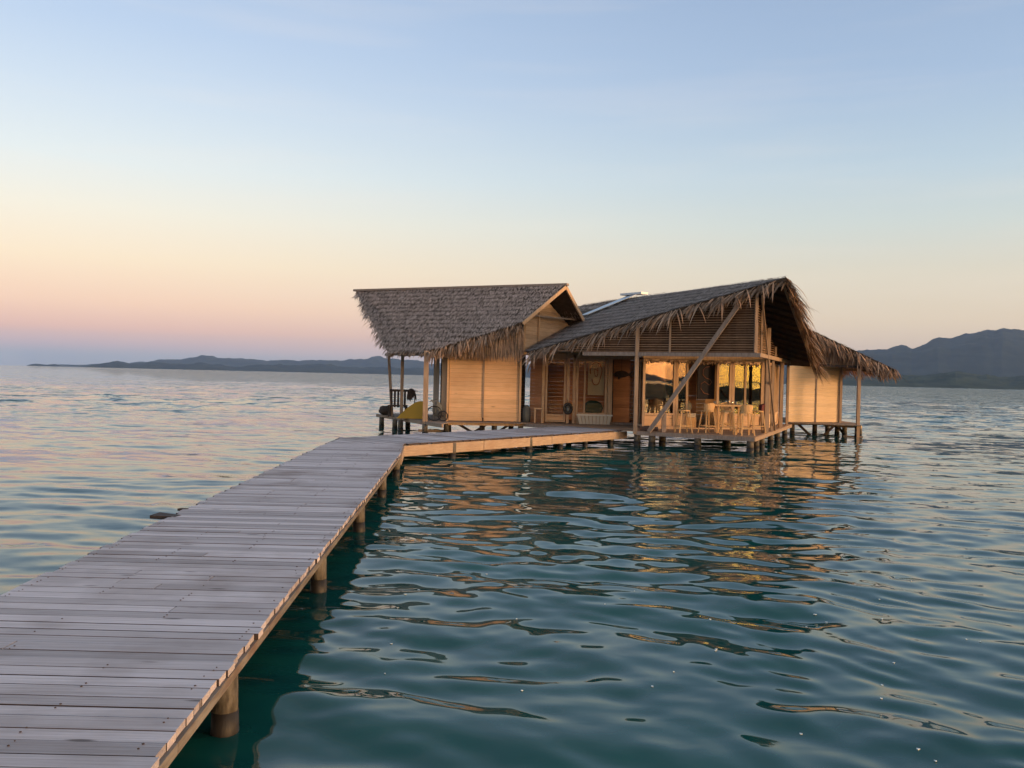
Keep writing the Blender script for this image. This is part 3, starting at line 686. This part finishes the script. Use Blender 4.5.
# return and left facade
window(mh, (4.47, 32.0), (4.50, 29.9), .50, ZT, .08, (.5,), 0)
FY = 32.2
part(mh, 'wall', 'redboard', lambda b: boards(b, (.66, FY + .3), (1.10, FY), FL, 3.2, .13))
vpost(mh, 1.14, FY, FL, 3.1, .10, 'frame')
window(mh, (1.22, FY), (1.96, FY), .50, ZT, .07, (), .22, gl='screen')
vpost(mh, 2.04, FY - .05, FL, 3.1, .10, 'frame'); vpost(mh, 2.26, FY, FL, 3.1, .10, 'frame')
window(mh, (2.33, FY), (3.46, FY), .78, ZT, .08, (.28,), 0, gl='screen')
part(mh, 'apron_boards', 'frame', lambda b: boards(b, (2.33, FY), (3.46, FY), FL, .78, .10))
vpost(mh, 3.56, FY, FL, 3.1, .16, 'frame', 'door_post')
part(mh, 'open_door', 'darkwood', lambda b: b.box(3.66, 3.70, FY + .1, FY + 1.0, .5, 2.8))
rbeam(mh, (.6, FY, 2.90), (4.45, FY, 2.90), .10, .13, 'frame', 'lintel')
part(mh, 'wall', 'gable', lambda b: boards(b, (.7, FY), (4.45, FY), 2.97, 4.6, .14, zt=lambda t: on_front(.7 + 3.75 * t, FY) - .2))
# far walls, side wall
part(mh, 'wall', 'redboard', lambda b: boards(b, (.9, 34.9), (6.0, 34.9), FL, 3.6, .15))
part(mh, 'wall', 'gable', lambda b: boards(b, (6.0, 35.6), (10.2, 35.6), FL, 3.2, .15))
window(mh, (9.0, 31.1), (9.75, 33.0), .50, ZT, .10, (.5,), .4, boardm='panelr')
window(mh, (9.8, 33.1), (10.5, 35.0), .50, ZT, .10, (.5,), .4, boardm='panelr')
part(mh, 'interior_wall', 'panel', lambda b: boards(b, (7.2, 32.9), (8.9, 33.3), FL, 3.2, .14))
part(mh, 'interior_wall', 'redboard', lambda b: boards(b, (5.55, 31.1), (6.55, 31.4), FL, 2.9, .14))
part(mh, 'interior_wall', 'redboard', lambda b: boards(b, (3.72, 33.4), (4.45, 33.4), FL, 3.2, .14))
part(mh, 'threshold', 'grey', lambda b: b.box(3.55, 4.4, FY - .22, FY + .1, FL, FL + .07))

# ============================================================ left hut
lh = empty('thatched_hut', (-1.5, 32.5, 0), 'left hut with two bright board panels, open terrace and bare timber gable', 'hut', 'thatched huts of the overwater house')
Pp = V((-6.49, 36.6, 5.5)); Q = V((1.85, 32.3, 5.5)); L1 = V((-4.52, 32.3, 2.92)); L2 = V((-2.95, 31.1, 2.95)); Mm = V((.30, 31.0, 4.03)); Qb = V((2.62, 33.6, 4.4)); Qc = V((3.4, 35.2, 3.4)); Pb = V((-5.0, 39.5, 3.0))
roof(lh, [[Pp, L1, L2], [Pp, L2, Mm, Q], [Pp, Q, Qb, Qc, Pb]], dens=600)
rg = (Q - Pp).normalized()
fringe(lh, [(Pp, L1, (-.9, -.3, 0))], .34, 28, mt='thatch')
fringe(lh, [(L1, L2, (-.6, -.6, 0))], .24, 24)
fringe(lh, [(L2, Mm, (0, -1, 0))], .55, 36, layers=3, thick=.25, bias=-.3)
part(lh, 'thatch_skirt', 'fringe', lambda b: [b.blade((L2.lerp(Mm, t) + V((.02, .05 + random.uniform(0, .12), -random.uniform(0, .5) * t))), (random.uniform(-.12, .12), -.1, -1), .25 + (.80 * t) * random.uniform(.6, 1.0), .05, .2, side=V((1, random.uniform(-.3, .3), 0))) for t in [random.random() for _ in range(900)]])
part(lh, 'ridge_cap', 'grey', lambda b: b.bar(Pp + V((-.1, 0, .02)), Q + V((.1, 0, .02)), .22, .08))
rbeam(lh, Q + V((.03, -.04, -.08)), Mm + V((.03, -.08, -.05)), .05, .12, 'frame', 'barge_board')
rbeam(lh, Q + V((.04, -.03, -.09)), Qb + V((.04, -.03, -.10)), .05, .14, 'frame', 'barge_board')
# boxed-in gable under the prow
g0, g1 = V((.34, 31.75, 0)), V((2.3, 34.4, 0))
def gz(t):
    x = g0.x + (g1.x - g0.x) * t; y = g0.y + (g1.y - g0.y) * t
    return min(4.05 + 1.5 * min(1, t * 2.0) , 5.15 - max(0, t - .45) * 1.8) - .15
part(lh, 'gable_wall', 'gable', lambda b: boards(b, g0.xy, g1.xy, 2.9, 5.1, .15, zt=gz))
rbeam(lh, (.40, 31.68, 3.0), (.42, 31.68, 4.0), .07, .07, 'frame', 'stud'); rbeam(lh, (.95, 32.48, 3.0), (.95, 32.48, 4.7), .05, .05, 'frame', 'stud')
rbeam(lh, (.4, 31.7, 4.35), (2.4, 33.9, 4.35), .05, .06, 'grey', 'tie_beam')
# platform
deck_poly(lh, [(-5.35, 36.0), (-2.35, 29.75), (-2.05, 31.4), (.6, 31.6), (.6, 36.4), (-4.8, 37)], FL, 'grey')
rbeam(lh, (-5.5, 36.2, .40), (-2.3, 29.7, .40), .06, .12, 'post', 'deck_beam'); rbeam(lh, (-2.35, 31.45, .40), (.6, 31.85, .40), .06, .12, 'frame', 'deck_beam')
rbeam(lh, (-3.3, 31.5, .12), (-2.2, 31.6, .12), .05, .08, 'post', 'lower_rail')
vpost(lh, -4.62, 34.3, FL, 2.95, .10, 'post', top=(-4.85, 34.6)); vpost(lh, -4.15, 33.4, -.1, 2.9, .11, 'post'); vpost(lh, -3.03, 31.15, -.1, 2.95, .16, 'post')
rbeam(lh, (-4.95, 34.5, 2.86), (-2.9, 31.0, 2.86), .08, .10, 'grey', 'head_beam')
for (x, y) in ((-5.15, 35.2), (-4.45, 33.9), (-4.15, 33.25), (-3.02, 31.05), (-2.3, 31.5), (-1.05, 32.2), (-.6, 31.9), (.35, 31.9), (-4.2, 36), (-2.5, 35.5), (0, 35)): pile(x, y, .38, .10, lh, wet=.1)
for (x0, z0, x1, z1) in ((-1.9, .36, -1.1, -.1), (-.1, .36, -.75, -.1), (-.9, .36, -1.6, -.1)): rbeam(lh, (x0, 31.9, z0), (x1, 31.95, z1), .07, .09, 'darkwood', 'brace')
# panels
a0, a1 = V((-2.28, 31.55, 0)), V((.30, 31.85, 0)); am = a0.lerp(a1, .49)
part(lh, 'wall_panel', 'panel', lambda b: boards(b, (a0.x + .05, a0.y), am.lerp(a0, .02).xy, .50, 3.05, .155))
part(lh, 'wall_panel', 'panel', lambda b: boards(b, am.lerp(a1, .02).xy, (a1.x - .05, a1.y), .50, 3.05, .155))
part(lh, 'wall_panel', 'gable', lambda b: boards(b, (a0.x + .05, a0.y + .05), (a1.x, a1.y + .05), 3.06, 4.0, .155, zt=lambda t: 3.1 + .85 * t))
rbeam(lh, (a0.x, a0.y - .02, .47), (a0.x, a0.y - .02, 3.05), .07, .07, 'panel', 'corner_batten'); rbeam(lh, (am.x, am.y - .02, .62), (am.x, am.y - .02, 3.05), .05, .035, 'post', 'batten'); rbeam(lh, (a1.x, a1.y - .02, .50), (a1.x, a1.y - .02, 3.3), .08, .08, 'frame', 'corner_batten')
# terrace side wall
part(lh, 'side_panel', mat('pale_plaster_board', (.42, .38, .34), .8), lambda b: b.box(-2.93, -2.72, 33.0, 33.06, FL, 2.9))
part(lh, 'curtain', mat('sand_cloth', (.42, .33, .25), .9), lambda b: b.box(-2.52, -2.30, 31.72, 31.77, FL, 2.9))
part(lh, 'back_wall', 'darkwood', lambda b: boards(b, (-2.7, 33.4), (.5, 33.4), FL, 3.2, .15))
part(lh, 'back_wall', 'gable', lambda b: boards(b, (-2.7, 36.0), (.5, 36.0), FL, 3.2, .15))

# ============================================================ right hut
rh = empty('thatched_hut', (12.7, 38, 0), 'rear right hut with pale board panels and low ragged thatch eave over an open post', 'hut', 'thatched huts of the overwater house')
G = V((11.0, 37.0, 5.0)); K = V((15.2, 35.0, 2.72)); Nn = V((9.6, 45, 5.2)); Jj = V((7.6, 40.5, 3.0)); K2 = V((15.2, 43, 2.9))
roof(rh, [[G, Nn, Jj], [G, K, K2, Nn]], dens=300)
fringe(rh, [(G, K, (.3, -1, 0))], .62, 44, layers=3, thick=.30)
fringe(rh, [(K, K2, (1, 0, 0))], .5, 30)
part(rh, 'gable_thatch', 'fringe', lambda b: [b.blade(G.lerp(K, t) + V((0, .25 + random.uniform(0, .1), -.1)), (random.uniform(-.2, .2), -.1, -1), max(.3, (1 - t) * 1.9 * random.uniform(.7, 1.05)), .06, .2, side=V((1, random.uniform(-.3, .3), 0))) for t in [random.uniform(.2, .92) for _ in range(900)]])
b0, b1 = V((11.45, 36.55, 0)), V((13.85, 37.3, 0)); bm = b0.lerp(b1, .52)
part(rh, 'wall_panel', 'panelr', lambda b: boards(b, (b0.x, b0.y), bm.lerp(b0, .02).xy, .52, 3.05, .155))
part(rh, 'wall_panel', 'panelr', lambda b: boards(b, bm.lerp(b1, .02).xy, (b1.x - .06, b1.y), .52, 3.0, .155))
rbeam(rh, (bm.x, bm.y - .02, .52), (bm.x, bm.y - .02, 3.0), .05, .035, 'grey', 'batten'); rbeam(rh, (b1.x, b1.y - .03, .50), (b1.x, b1.y - .03, 3.0), .10, .10, 'post', 'corner_batten')
part(rh, 'side_wall', 'panelr', lambda b: boards(b, (13.9, 37.4), (14.2, 41.5), .52, 3.0, .155))
deck_poly(rh, [(11.3, 36.3), (13.9, 35.1), (14.6, 37.2), (14.6, 42.0), (11.0, 42.0)], .50, 'post')
rbeam(rh, (11.3, 36.4, .45), (13.85, 37.15, .45), .06, .10, 'post', 'deck_beam'); rbeam(rh, (13.0, 36.8, .42), (14.1, 35.6, .42), .06, .10, 'panelr', 'deck_beam')
vpost(rh, 13.95, 35.6, .0, 2.75, .12, 'post')
rbeam(rh, (11.4, 37.0, 2.95), (14.6, 35.5, 2.80), .07, .09, 'darkwood', 'head_beam')
rbeam(rh, (13.5, 35.9, .02), (14.15, 35.55, .02), .05, .06, 'post', 'lower_rail')
for (x, y) in ((11.7, 36.8), (12.7, 37.0), (13.8, 36.6), (13.6, 36.9), (13.95, 35.65), (14.1, 35.8), (14.3, 40), (12, 40)): pile(x, y, .43, .10, rh, wet=.12)
for (x0, z0, x1, z1) in ((11.9, .42, 12.5, -.1), (13.4, .42, 12.9, -.1), (13.5, .42, 13.95, -.1)): rbeam(rh, (x0, 36.65, z0), (x1, 36.7, z1), .08, .09, 'darkwood', 'brace')

# ------------------------------------------------------------------ furniture on the veranda
def make_stool(loc, rz, label, back=True, cush=None, h=.70, sit='stool'):
    r = empty('bar_stool', loc, label, 'stool', 'bar stools around the high table'); 
    rot = Matrix.Rotation(rz, 3, 'Z'); o = V(loc)
    def T(x, y, z): return o + rot @ V((x, y, z))
    for sx in (-1, 1):
        for sy in (-1, 1):
            q = MB(); q.bar(T(sx * .21, sy * .21, .0), T(sx * .13, sy * .13, h - .02), .038, .038); q.build('leg', M['stool'], r)
    q = MB()
    for a, b in (((-.18, -.18), (.18, -.18)), ((-.18, .18), (.18, .18)), ((-.18, -.18), (-.18, .18)), ((.18, -.18), (.18, .18))): q.bar(T(*a, .22), T(*b, .22), .028, .03)
    q.build('foot_rail', M['stool'], r)
    q = MB(); n_ = 16
    pts = [T(.19 * math.cos(2 * math.pi * k / n_) * (1.05 if abs(math.cos(2 * math.pi * k / n_)) > .5 else 1), .18 * math.sin(2 * math.pi * k / n_), 0) for k in range(n_)]
    q.poly_prism([p.xy for p in pts], o.z + h - .02, o.z + h + .02); q.build('seat', M['stool'], r)
    if back:
        q = MB(); n_ = 9; i = 0; a_in, a_out = [], []
        for k in range(n_):
            a = R(200 + 140 * k / (n_ - 1)); a_in.append((.175 * math.cos(a), .165 * math.sin(a))); a_out.append((.20 * math.cos(a), .19 * math.sin(a)))
        for k in range(n_ - 1):
            hh = .26 - .05 * abs(k - 3.5) / 4; 
            q.hexa([T(*a_in[k], h + .03), T(*a_out[k], h + .03), T(*a_out[k + 1], h + .03), T(*a_in[k + 1], h + .03)], [T(*[c * 1.1 for c in a_in[k]], h + hh), T(*[c * 1.1 for c in a_out[k]], h + hh), T(*[c * 1.1 for c in a_out[k + 1]], h + hh), T(*[c * 1.1 for c in a_in[k + 1]], h + hh)])
        q.build('backrest', M[cush] if cush else M['stool'], r)
    return r
make_stool((5.45, 27.95, FL), .2, 'plain backless stool at the left end, nearest the diagonal brace', False)
make_stool((6.25, 28.15, FL), .4, 'curved-back stool tucked in at the left side of the high table')
make_stool((6.75, 27.55, FL), -.1, 'stool standing in front of the table, back to the water, low backrest', False, h=.72)
make_stool((7.22, 27.25, FL), .15, 'curved-back stool nearest the deck corner, in front of the right table end')
make_stool((8.05, 28.9, FL), math.pi * .5, 'stool with dark maroon backrest on the right side of the table', True, 'redcush')
make_stool((7.15, 29.4, FL), math.pi, 'stool on the far side of the table close to the glass wall')
tb = empty('high_table', (6.98, 28.45, FL), 'light wood high table with glasses on it on the veranda', 'table')
part(tb, 'tabletop', 'stool', lambda b: b.box(6.40, 7.62, 28.12, 28.80, FL + .855, FL + .91))
for (x, y) in ((6.62, 28.28), (7.36, 28.28), (6.62, 28.66), (7.36, 28.66)): part(tb, 'leg', 'stool', lambda b: b.bar((x, y, FL), (x, y, FL + .87), .06, .06))
part(tb, 'stretcher', 'stool', lambda b: b.bar((6.62, 28.47, FL + .3), (7.36, 28.47, FL + .3), .05, .05))
gz_ = FL + .911
def tumbler(x, y, h, r, lab, mt='glass2'):
    b = MB(); b.tube([(x, y, gz_), (x, y, gz_ + h * .5), (x, y, gz_ + h)], [r * .8, r * .9, r], 10); o = b.build('tumbler', mt, None, True); tag(o, lab, 'glass', 'glasses on the high table')
tumbler(6.86, 28.4, .14, .035, 'drinking glass left of the middle of the high table')
tumbler(6.98, 28.5, .17, .035, 'tallest drinking glass in the middle of the high table')
tumbler(7.08, 28.38, .12, .04, 'short drinking glass right of the tallest one')
tumbler(6.52, 28.4, .09, .04, 'small dark cup at the left end of the high table', 'grn2')
tumbler(7.22, 28.5, .10, .04, 'small dark cup right of the glasses on the high table', 'grn2')
# log by the post
b = MB(); b.tube([(4.15, 28.5, FL + .07), (4.4, 28.4, FL + .09), (4.7, 28.35, FL + .06)], [.06, .09, .05], 8, jit=.15); b.tube([(4.2, 28.6, FL + .07), (4.75, 28.6, FL + .07)], [.07, .06], 8, jit=.1)
tag(b.build('driftwood_log', 'bark'), 'dark driftwood logs lying on the deck beside the front left post', 'driftwood')
# sofa behind the glass
sf = empty('sofa', (5.6, 30.9, FL), 'low pale sofa with loose cushions inside the left glass bay', 'sofa')
part(sf, 'base', 'stool', lambda b: b.box(4.9, 6.4, 30.6, 31.3, FL, FL + .38)); part(sf, 'seat_cushion', 'cushion', lambda b: b.box(4.92, 6.38, 30.58, 31.2, FL + .385, FL + .52))
for i, x in enumerate((5.1, 5.6, 6.1)): part(sf, 'cushion', 'cushion' if i != 1 else 'green', lambda b: b.ball((x, 31.1, FL + .74), .24, (1, .45, 1)), True)
# hanging paintings and ornaments
pt_ = empty('wall_scroll', (3.05, FY + .35, 1.9), 'cream hanging scroll with red line drawing behind the left window', 'picture')
part(pt_, 'sheet', 'cream', lambda b: b.box(2.79, 3.38, FY + .34, FY + .355, 1.50, 2.88))
def redlines(b):
    pts = [(3.08 + .20 * math.cos(a) * (1 + .15 * math.sin(3 * a)), FY + .33, 2.30 + .42 * math.sin(a)) for a in np.linspace(-2.6, 3.2, 26)]
    b.tube(pts, .014, 5); b.tube([(3.08 + .07 * math.cos(a), FY + .33, 2.38 + .20 * math.sin(a) * a / 5) for a in np.linspace(.5, 6.8, 18)], .011, 5)
    b.tube([(3.20 + .05 * math.cos(a), FY + .33, 2.62 + .07 * math.sin(a)) for a in np.linspace(0, 6.2, 10)], .010, 5)
part(pt_, 'drawing', 'redink', redlines)
dp = empty('dark_painting', (6.4, 30.2, 1.9), 'black painting with a thin reddish swirl hanging in the dark doorway between the glass bays', 'picture')
part(dp, 'canvas', 'darkcanvas', lambda b: b.hexa([(6.40, 30.50, 1.50), (7.02, 30.66, 1.50), (7.01, 30.70, 1.50), (6.39, 30.54, 1.50)], [(6.40, 30.50, 2.78), (7.02, 30.66, 2.78), (7.01, 30.70, 2.78), (6.39, 30.54, 2.78)]))
def sw(b):
    c = [(.60 + .0, 2.62), (.45, 2.60), (.33, 2.5), (.33, 2.33), (.45, 2.22), (.62, 2.18), (.70, 2.08), (.60, 1.98), (.40, 2.10), (.26, 2.02), (.26, 1.85), (.38, 1.70), (.60, 1.66)]
    b.tube([(6.28 + x * .9, 30.445 + x * .25, z) for x, z in c], .009, 5)
part(dp, 'swirl', 'orangeink', sw)
fs = empty('fish_ornament', (4.1, 33.2, 2.3), 'dark wooden fish ornament hanging in the open doorway', 'ornament')
def fish(b):
    c = [(-.30, 0), (-.2, .10), (-.02, .15), (.15, .10), (.24, .03), (.36, .12), (.34, -.02), (.37, -.13), (.24, -.05), (.1, -.11), (-.05, -.13), (-.12, -.20), (-.16, -.1), (-.25, -.07)]
    n_ = len(c); i = len(b.v)
    for yo in (0, .04): b.v += [(4.12 + x * 1.05, 33.2 + yo, 2.30 + z * 1.0) for x, z in c]
    b.f.append(tuple(range(i, i + n_))); b.f.append(tuple(range(i + n_, i + 2 * n_))[::-1])
    for k in range(n_): b.f.append((i + k, i + n_ + k, i + n_ + (k + 1) % n_, i + (k + 1) % n_))
part(fs, 'body', 'darkwood', fish); part(fs, 'cord', 'darkwood', lambda b: b.bar((4.1, 33.22, 2.42), (4.1, 33.22, 3.1), .01, .01))
# things below the left window
wb = empty('planter_box', (2.95, 31.85, FL), 'white slatted planter box with flared ends under the left window', 'planter')
def plant(b):
    for k in range(9):
        x0 = 2.42 + k * .122; b.hexa([(x0 + .03, 31.78, FL + .002), (x0 + .14, 31.78, FL + .002), (x0 + .14, 31.80, FL + .002), (x0 + .03, 31.80, FL + .002)], [(x0 - .06 * (4 - k) / 4, 31.62, FL + .31), (x0 + .11 - .06 * (4 - k) / 4, 31.62, FL + .31), (x0 + .11 - .06 * (4 - k) / 4, 31.645, FL + .31), (x0 - .06 * (4 - k) / 4, 31.645, FL + .31)])
part(wb, 'slat_front', 'white', plant); part(wb, 'inner_box', 'frame', lambda b: b.box(2.44, 3.5, 31.81, 32.05, FL + .002, FL + .28)); part(wb, 'rim', 'white', lambda b: b.bar((2.33, 31.63, FL + .335), (3.62, 31.63, FL + .335), .06, .05))
b = MB(); b.ball((3.0, FY + .45, 1.02), .34, (1.1, .6, .85), 16, 10, .05); tag(b.build('beanbag', 'green', None, True), 'dark green rounded beanbag behind the left window, below the scroll', 'beanbag')
hl = empty('round_black_object', (2.02, 31.6, 1.0), 'round black hanging object with pale centre hung low on the post left of the planter', 'hanging object')  # unidentified black hanging thing, modelled as a ring with a domed back
def tor(b):
    n_ = 18; b.tube([(2.02 + .13 * math.cos(2 * math.pi * k / n_), 31.62, 1.02 + .17 * math.sin(2 * math.pi * k / n_)) for k in range(n_ + 1)], .055, 8)
part(hl, 'shell', 'black', tor, True); part(hl, 'back_cap', 'black', lambda b: b.ball((2.02, 31.68, 1.02), .17, (.9, .4, 1.15)), True); part(hl, 'centre', 'grn2', lambda b: b.ball((2.02, 31.61, .98), .05, (1, .6, 1.4)), True)
part(hl, 'hook', 'black', lambda b: b.bar((2.02, 31.66, 1.2), (2.02, 32.1, 1.32), .015, .015))
sh = empty('side_stool', (.98, 31.9, FL), 'small open-framed wooden stool beside the narrow window by the reddish boards', 'stool')
for (x, y) in ((.85, 31.75), (1.1, 31.75), (.85, 31.95), (1.1, 31.95)): part(sh, 'leg', 'frame', lambda b: b.bar((x, y, FL), (x, y, FL + .5), .045, .045))
part(sh, 'seat', 'frame', lambda b: b.box(.81, 1.14, 31.71, 31.99, FL + .5, FL + .54))
b = MB(); b.tube([(.55, 32.2, FL), (.55, 32.2, FL + .25), (.55, 32.2, FL + .5), (.55, 32.2, FL + .62)], [.13, .16, .14, .06], 12, jit=.03)
tag(b.build('water_jar', 'grn2', None, True), 'grey rounded jar in the dark gap beside the left hut panels', 'jar')
# terrace of the left hut
kb = MB()
kc = [(-4.35, .0), (-4.25, .13), (-3.9, .45), (-3.6, .66), (-3.45, .70), (-3.22, .68), (-3.22, .0)]
i = len(kb.v); n_ = len(kc)
for yo in (0, .5): kb.v += [(x * .9 - .30, 32.6 + yo, FL + .01 + z * .92) for x, z in kc]
kb.f.append(tuple(range(i, i + n_))); kb.f.append(tuple(range(i + n_, i + 2 * n_))[::-1])
for k in range(n_): kb.f.append((i + k, i + n_ + k, i + n_ + (k + 1) % n_, i + (k + 1) % n_))
tag(kb.build('beach_lounger', 'yellow'), 'yellow sloping beach cushion lounger on the terrace of the left hut', 'lounger')
ch = empty('terrace_chair', (-4.3, 34.2, FL), 'dark wooden chair behind the yellow lounger on the left terrace', 'chair')
def slb(b):
    for k in range(5): b.box(-4.70 + k * .13, -4.62 + k * .13, 34.3, 34.34, FL + .35, FL + 1.02)
    b.box(-4.72, -4.02, 34.28, 34.36, FL + .96, FL + 1.05)
part(ch, 'backrest', 'darkwood', slb); part(ch, 'seat', 'darkwood', lambda b: b.box(-4.72, -4.02, 33.75, 34.27, FL + .40, FL + .45))
for (x, y) in ((-4.69, 33.79), (-4.05, 33.79), (-4.69, 34.24), (-4.05, 34.24)): part(ch, 'leg', 'darkwood', lambda b: b.bar((x, y, FL), (x, y, FL + .4), .05, .05))
b = MB()
for _ in range(14): b.blade((-3.85 + random.uniform(-.1, .12), 33.9, FL + 1.0), (random.uniform(-.3, .3), -.2, -1), random.uniform(.2, .42), .10, .2, side=V((1, random.uniform(-.4, .4), 0)))
b.ball((-3.86, 33.95, FL + .95), .15, (1, .5, 1)); b.bar((-4.02, 33.95, FL + 1.04), (-3.6, 33.95, FL + 1.0), .03, .03)
b.bar((-3.72, 33.97, FL), (-3.72, 33.97, FL + 1.02), .035, .035)
tag(b.build('hanging_cloth', 'darkwood'), 'dark crumpled cloth hung on a rail stand right of the terrace chair', 'cloth')
b = MB(); b.ball((-4.98, 34.9, FL + .19), .22, (1.15, .9, .85), 12, 8, .12); tag(b.build('rope_bundle', 'darkwood', None), 'dark lumpy bundle at the left end of the terrace', 'bundle')
# bicycle-like wheel frame and gear leaning beside the wall
gr = empty('folded_cart', (-2.6, 31.4, FL), 'folded beach cart with spoked wheels leaning beside the left board panel', 'cart')
def wheel(cx, cz, r):
    def fn(b):
        n_ = 20; b.tube([(cx + r * math.cos(2 * math.pi * k / n_), 31.35, cz + r * math.sin(2 * math.pi * k / n_)) for k in range(n_ + 1)], .022, 6)
        for k in range(8): a = k * math.pi / 4; b.bar((cx, 31.35, cz), (cx + r * math.cos(a), 31.35, cz + r * math.sin(a)), .008, .008)
        b.tube([(cx, 31.30, cz), (cx, 31.40, cz)], .03, 8)
    return fn
part(gr, 'wheel', 'black', wheel(-2.72, FL + .28, .26)); part(gr, 'wheel', 'black', wheel(-2.42, FL + .19, .17))
part(gr, 'frame', 'grn2', lambda b: [b.bar((-2.85, 31.42, FL + .75), (-2.5, 31.42, FL + .25), .03, .03), b.bar((-2.72, 31.42, FL + .28), (-2.6, 31.42, FL + .8), .03, .03), b.bar((-2.9, 31.42, FL + .70), (-2.6, 31.42, FL + .80), .03, .03), b.bar((-2.72, 31.45, FL + .28), (-2.42, 31.45, FL + .2), .03, .03)])
part(gr, 'bag', 'grn2', lambda b: b.ball((-2.64, 31.5, FL + .42), .2, (.9, .4, 1.3), 12, 8, .1))

# foam flecks floating near the viewer
fo = MB()
for _ in range(45):
    y = random.uniform(3.4, 9.5); x = random.uniform(-.2, .55) * y
    if x < -1.1: continue
    r = random.uniform(.003, .008) * (1 + y * .05); n_ = 6
    zw = float(Z[int(np.argmin(np.abs(rr - math.hypot(x, y)))), int(np.argmin(np.abs(th_front - math.atan2(y, x))))])
    fo.poly_prism([(x + r * random.uniform(.6, 1.6) * math.cos(k * 6.283 / n_), y + r * random.uniform(.6, 1.6) * math.sin(k * 6.283 / n_)) for k in range(n_)], zw + .001, zw + .006)
tag(fo.build('foam_flecks', 'foam'), kind='stuff')

# ------------------------------------------------------------------ haze
HB_ = MB(); HB_.box(-12400, 12400, -12400, 12400, -12, 470)
hm = bpy.data.materials.new('haze'); hm.use_nodes = True; t = hm.node_tree; t.nodes.remove(t.nodes['Principled BSDF'])
pv = t.nodes.new('ShaderNodeVolumePrincipled'); pv.inputs['Color'].default_value = (.40, .60, 1.0, 1); pv.inputs['Density'].default_value = 4.8e-5; pv.inputs['Anisotropy'].default_value = 0
t.links.new(pv.outputs[0], t.nodes['Material Output'].inputs['Volume'])
hz = HB_.build('haze', hm); tag(hz, kind='stuff')
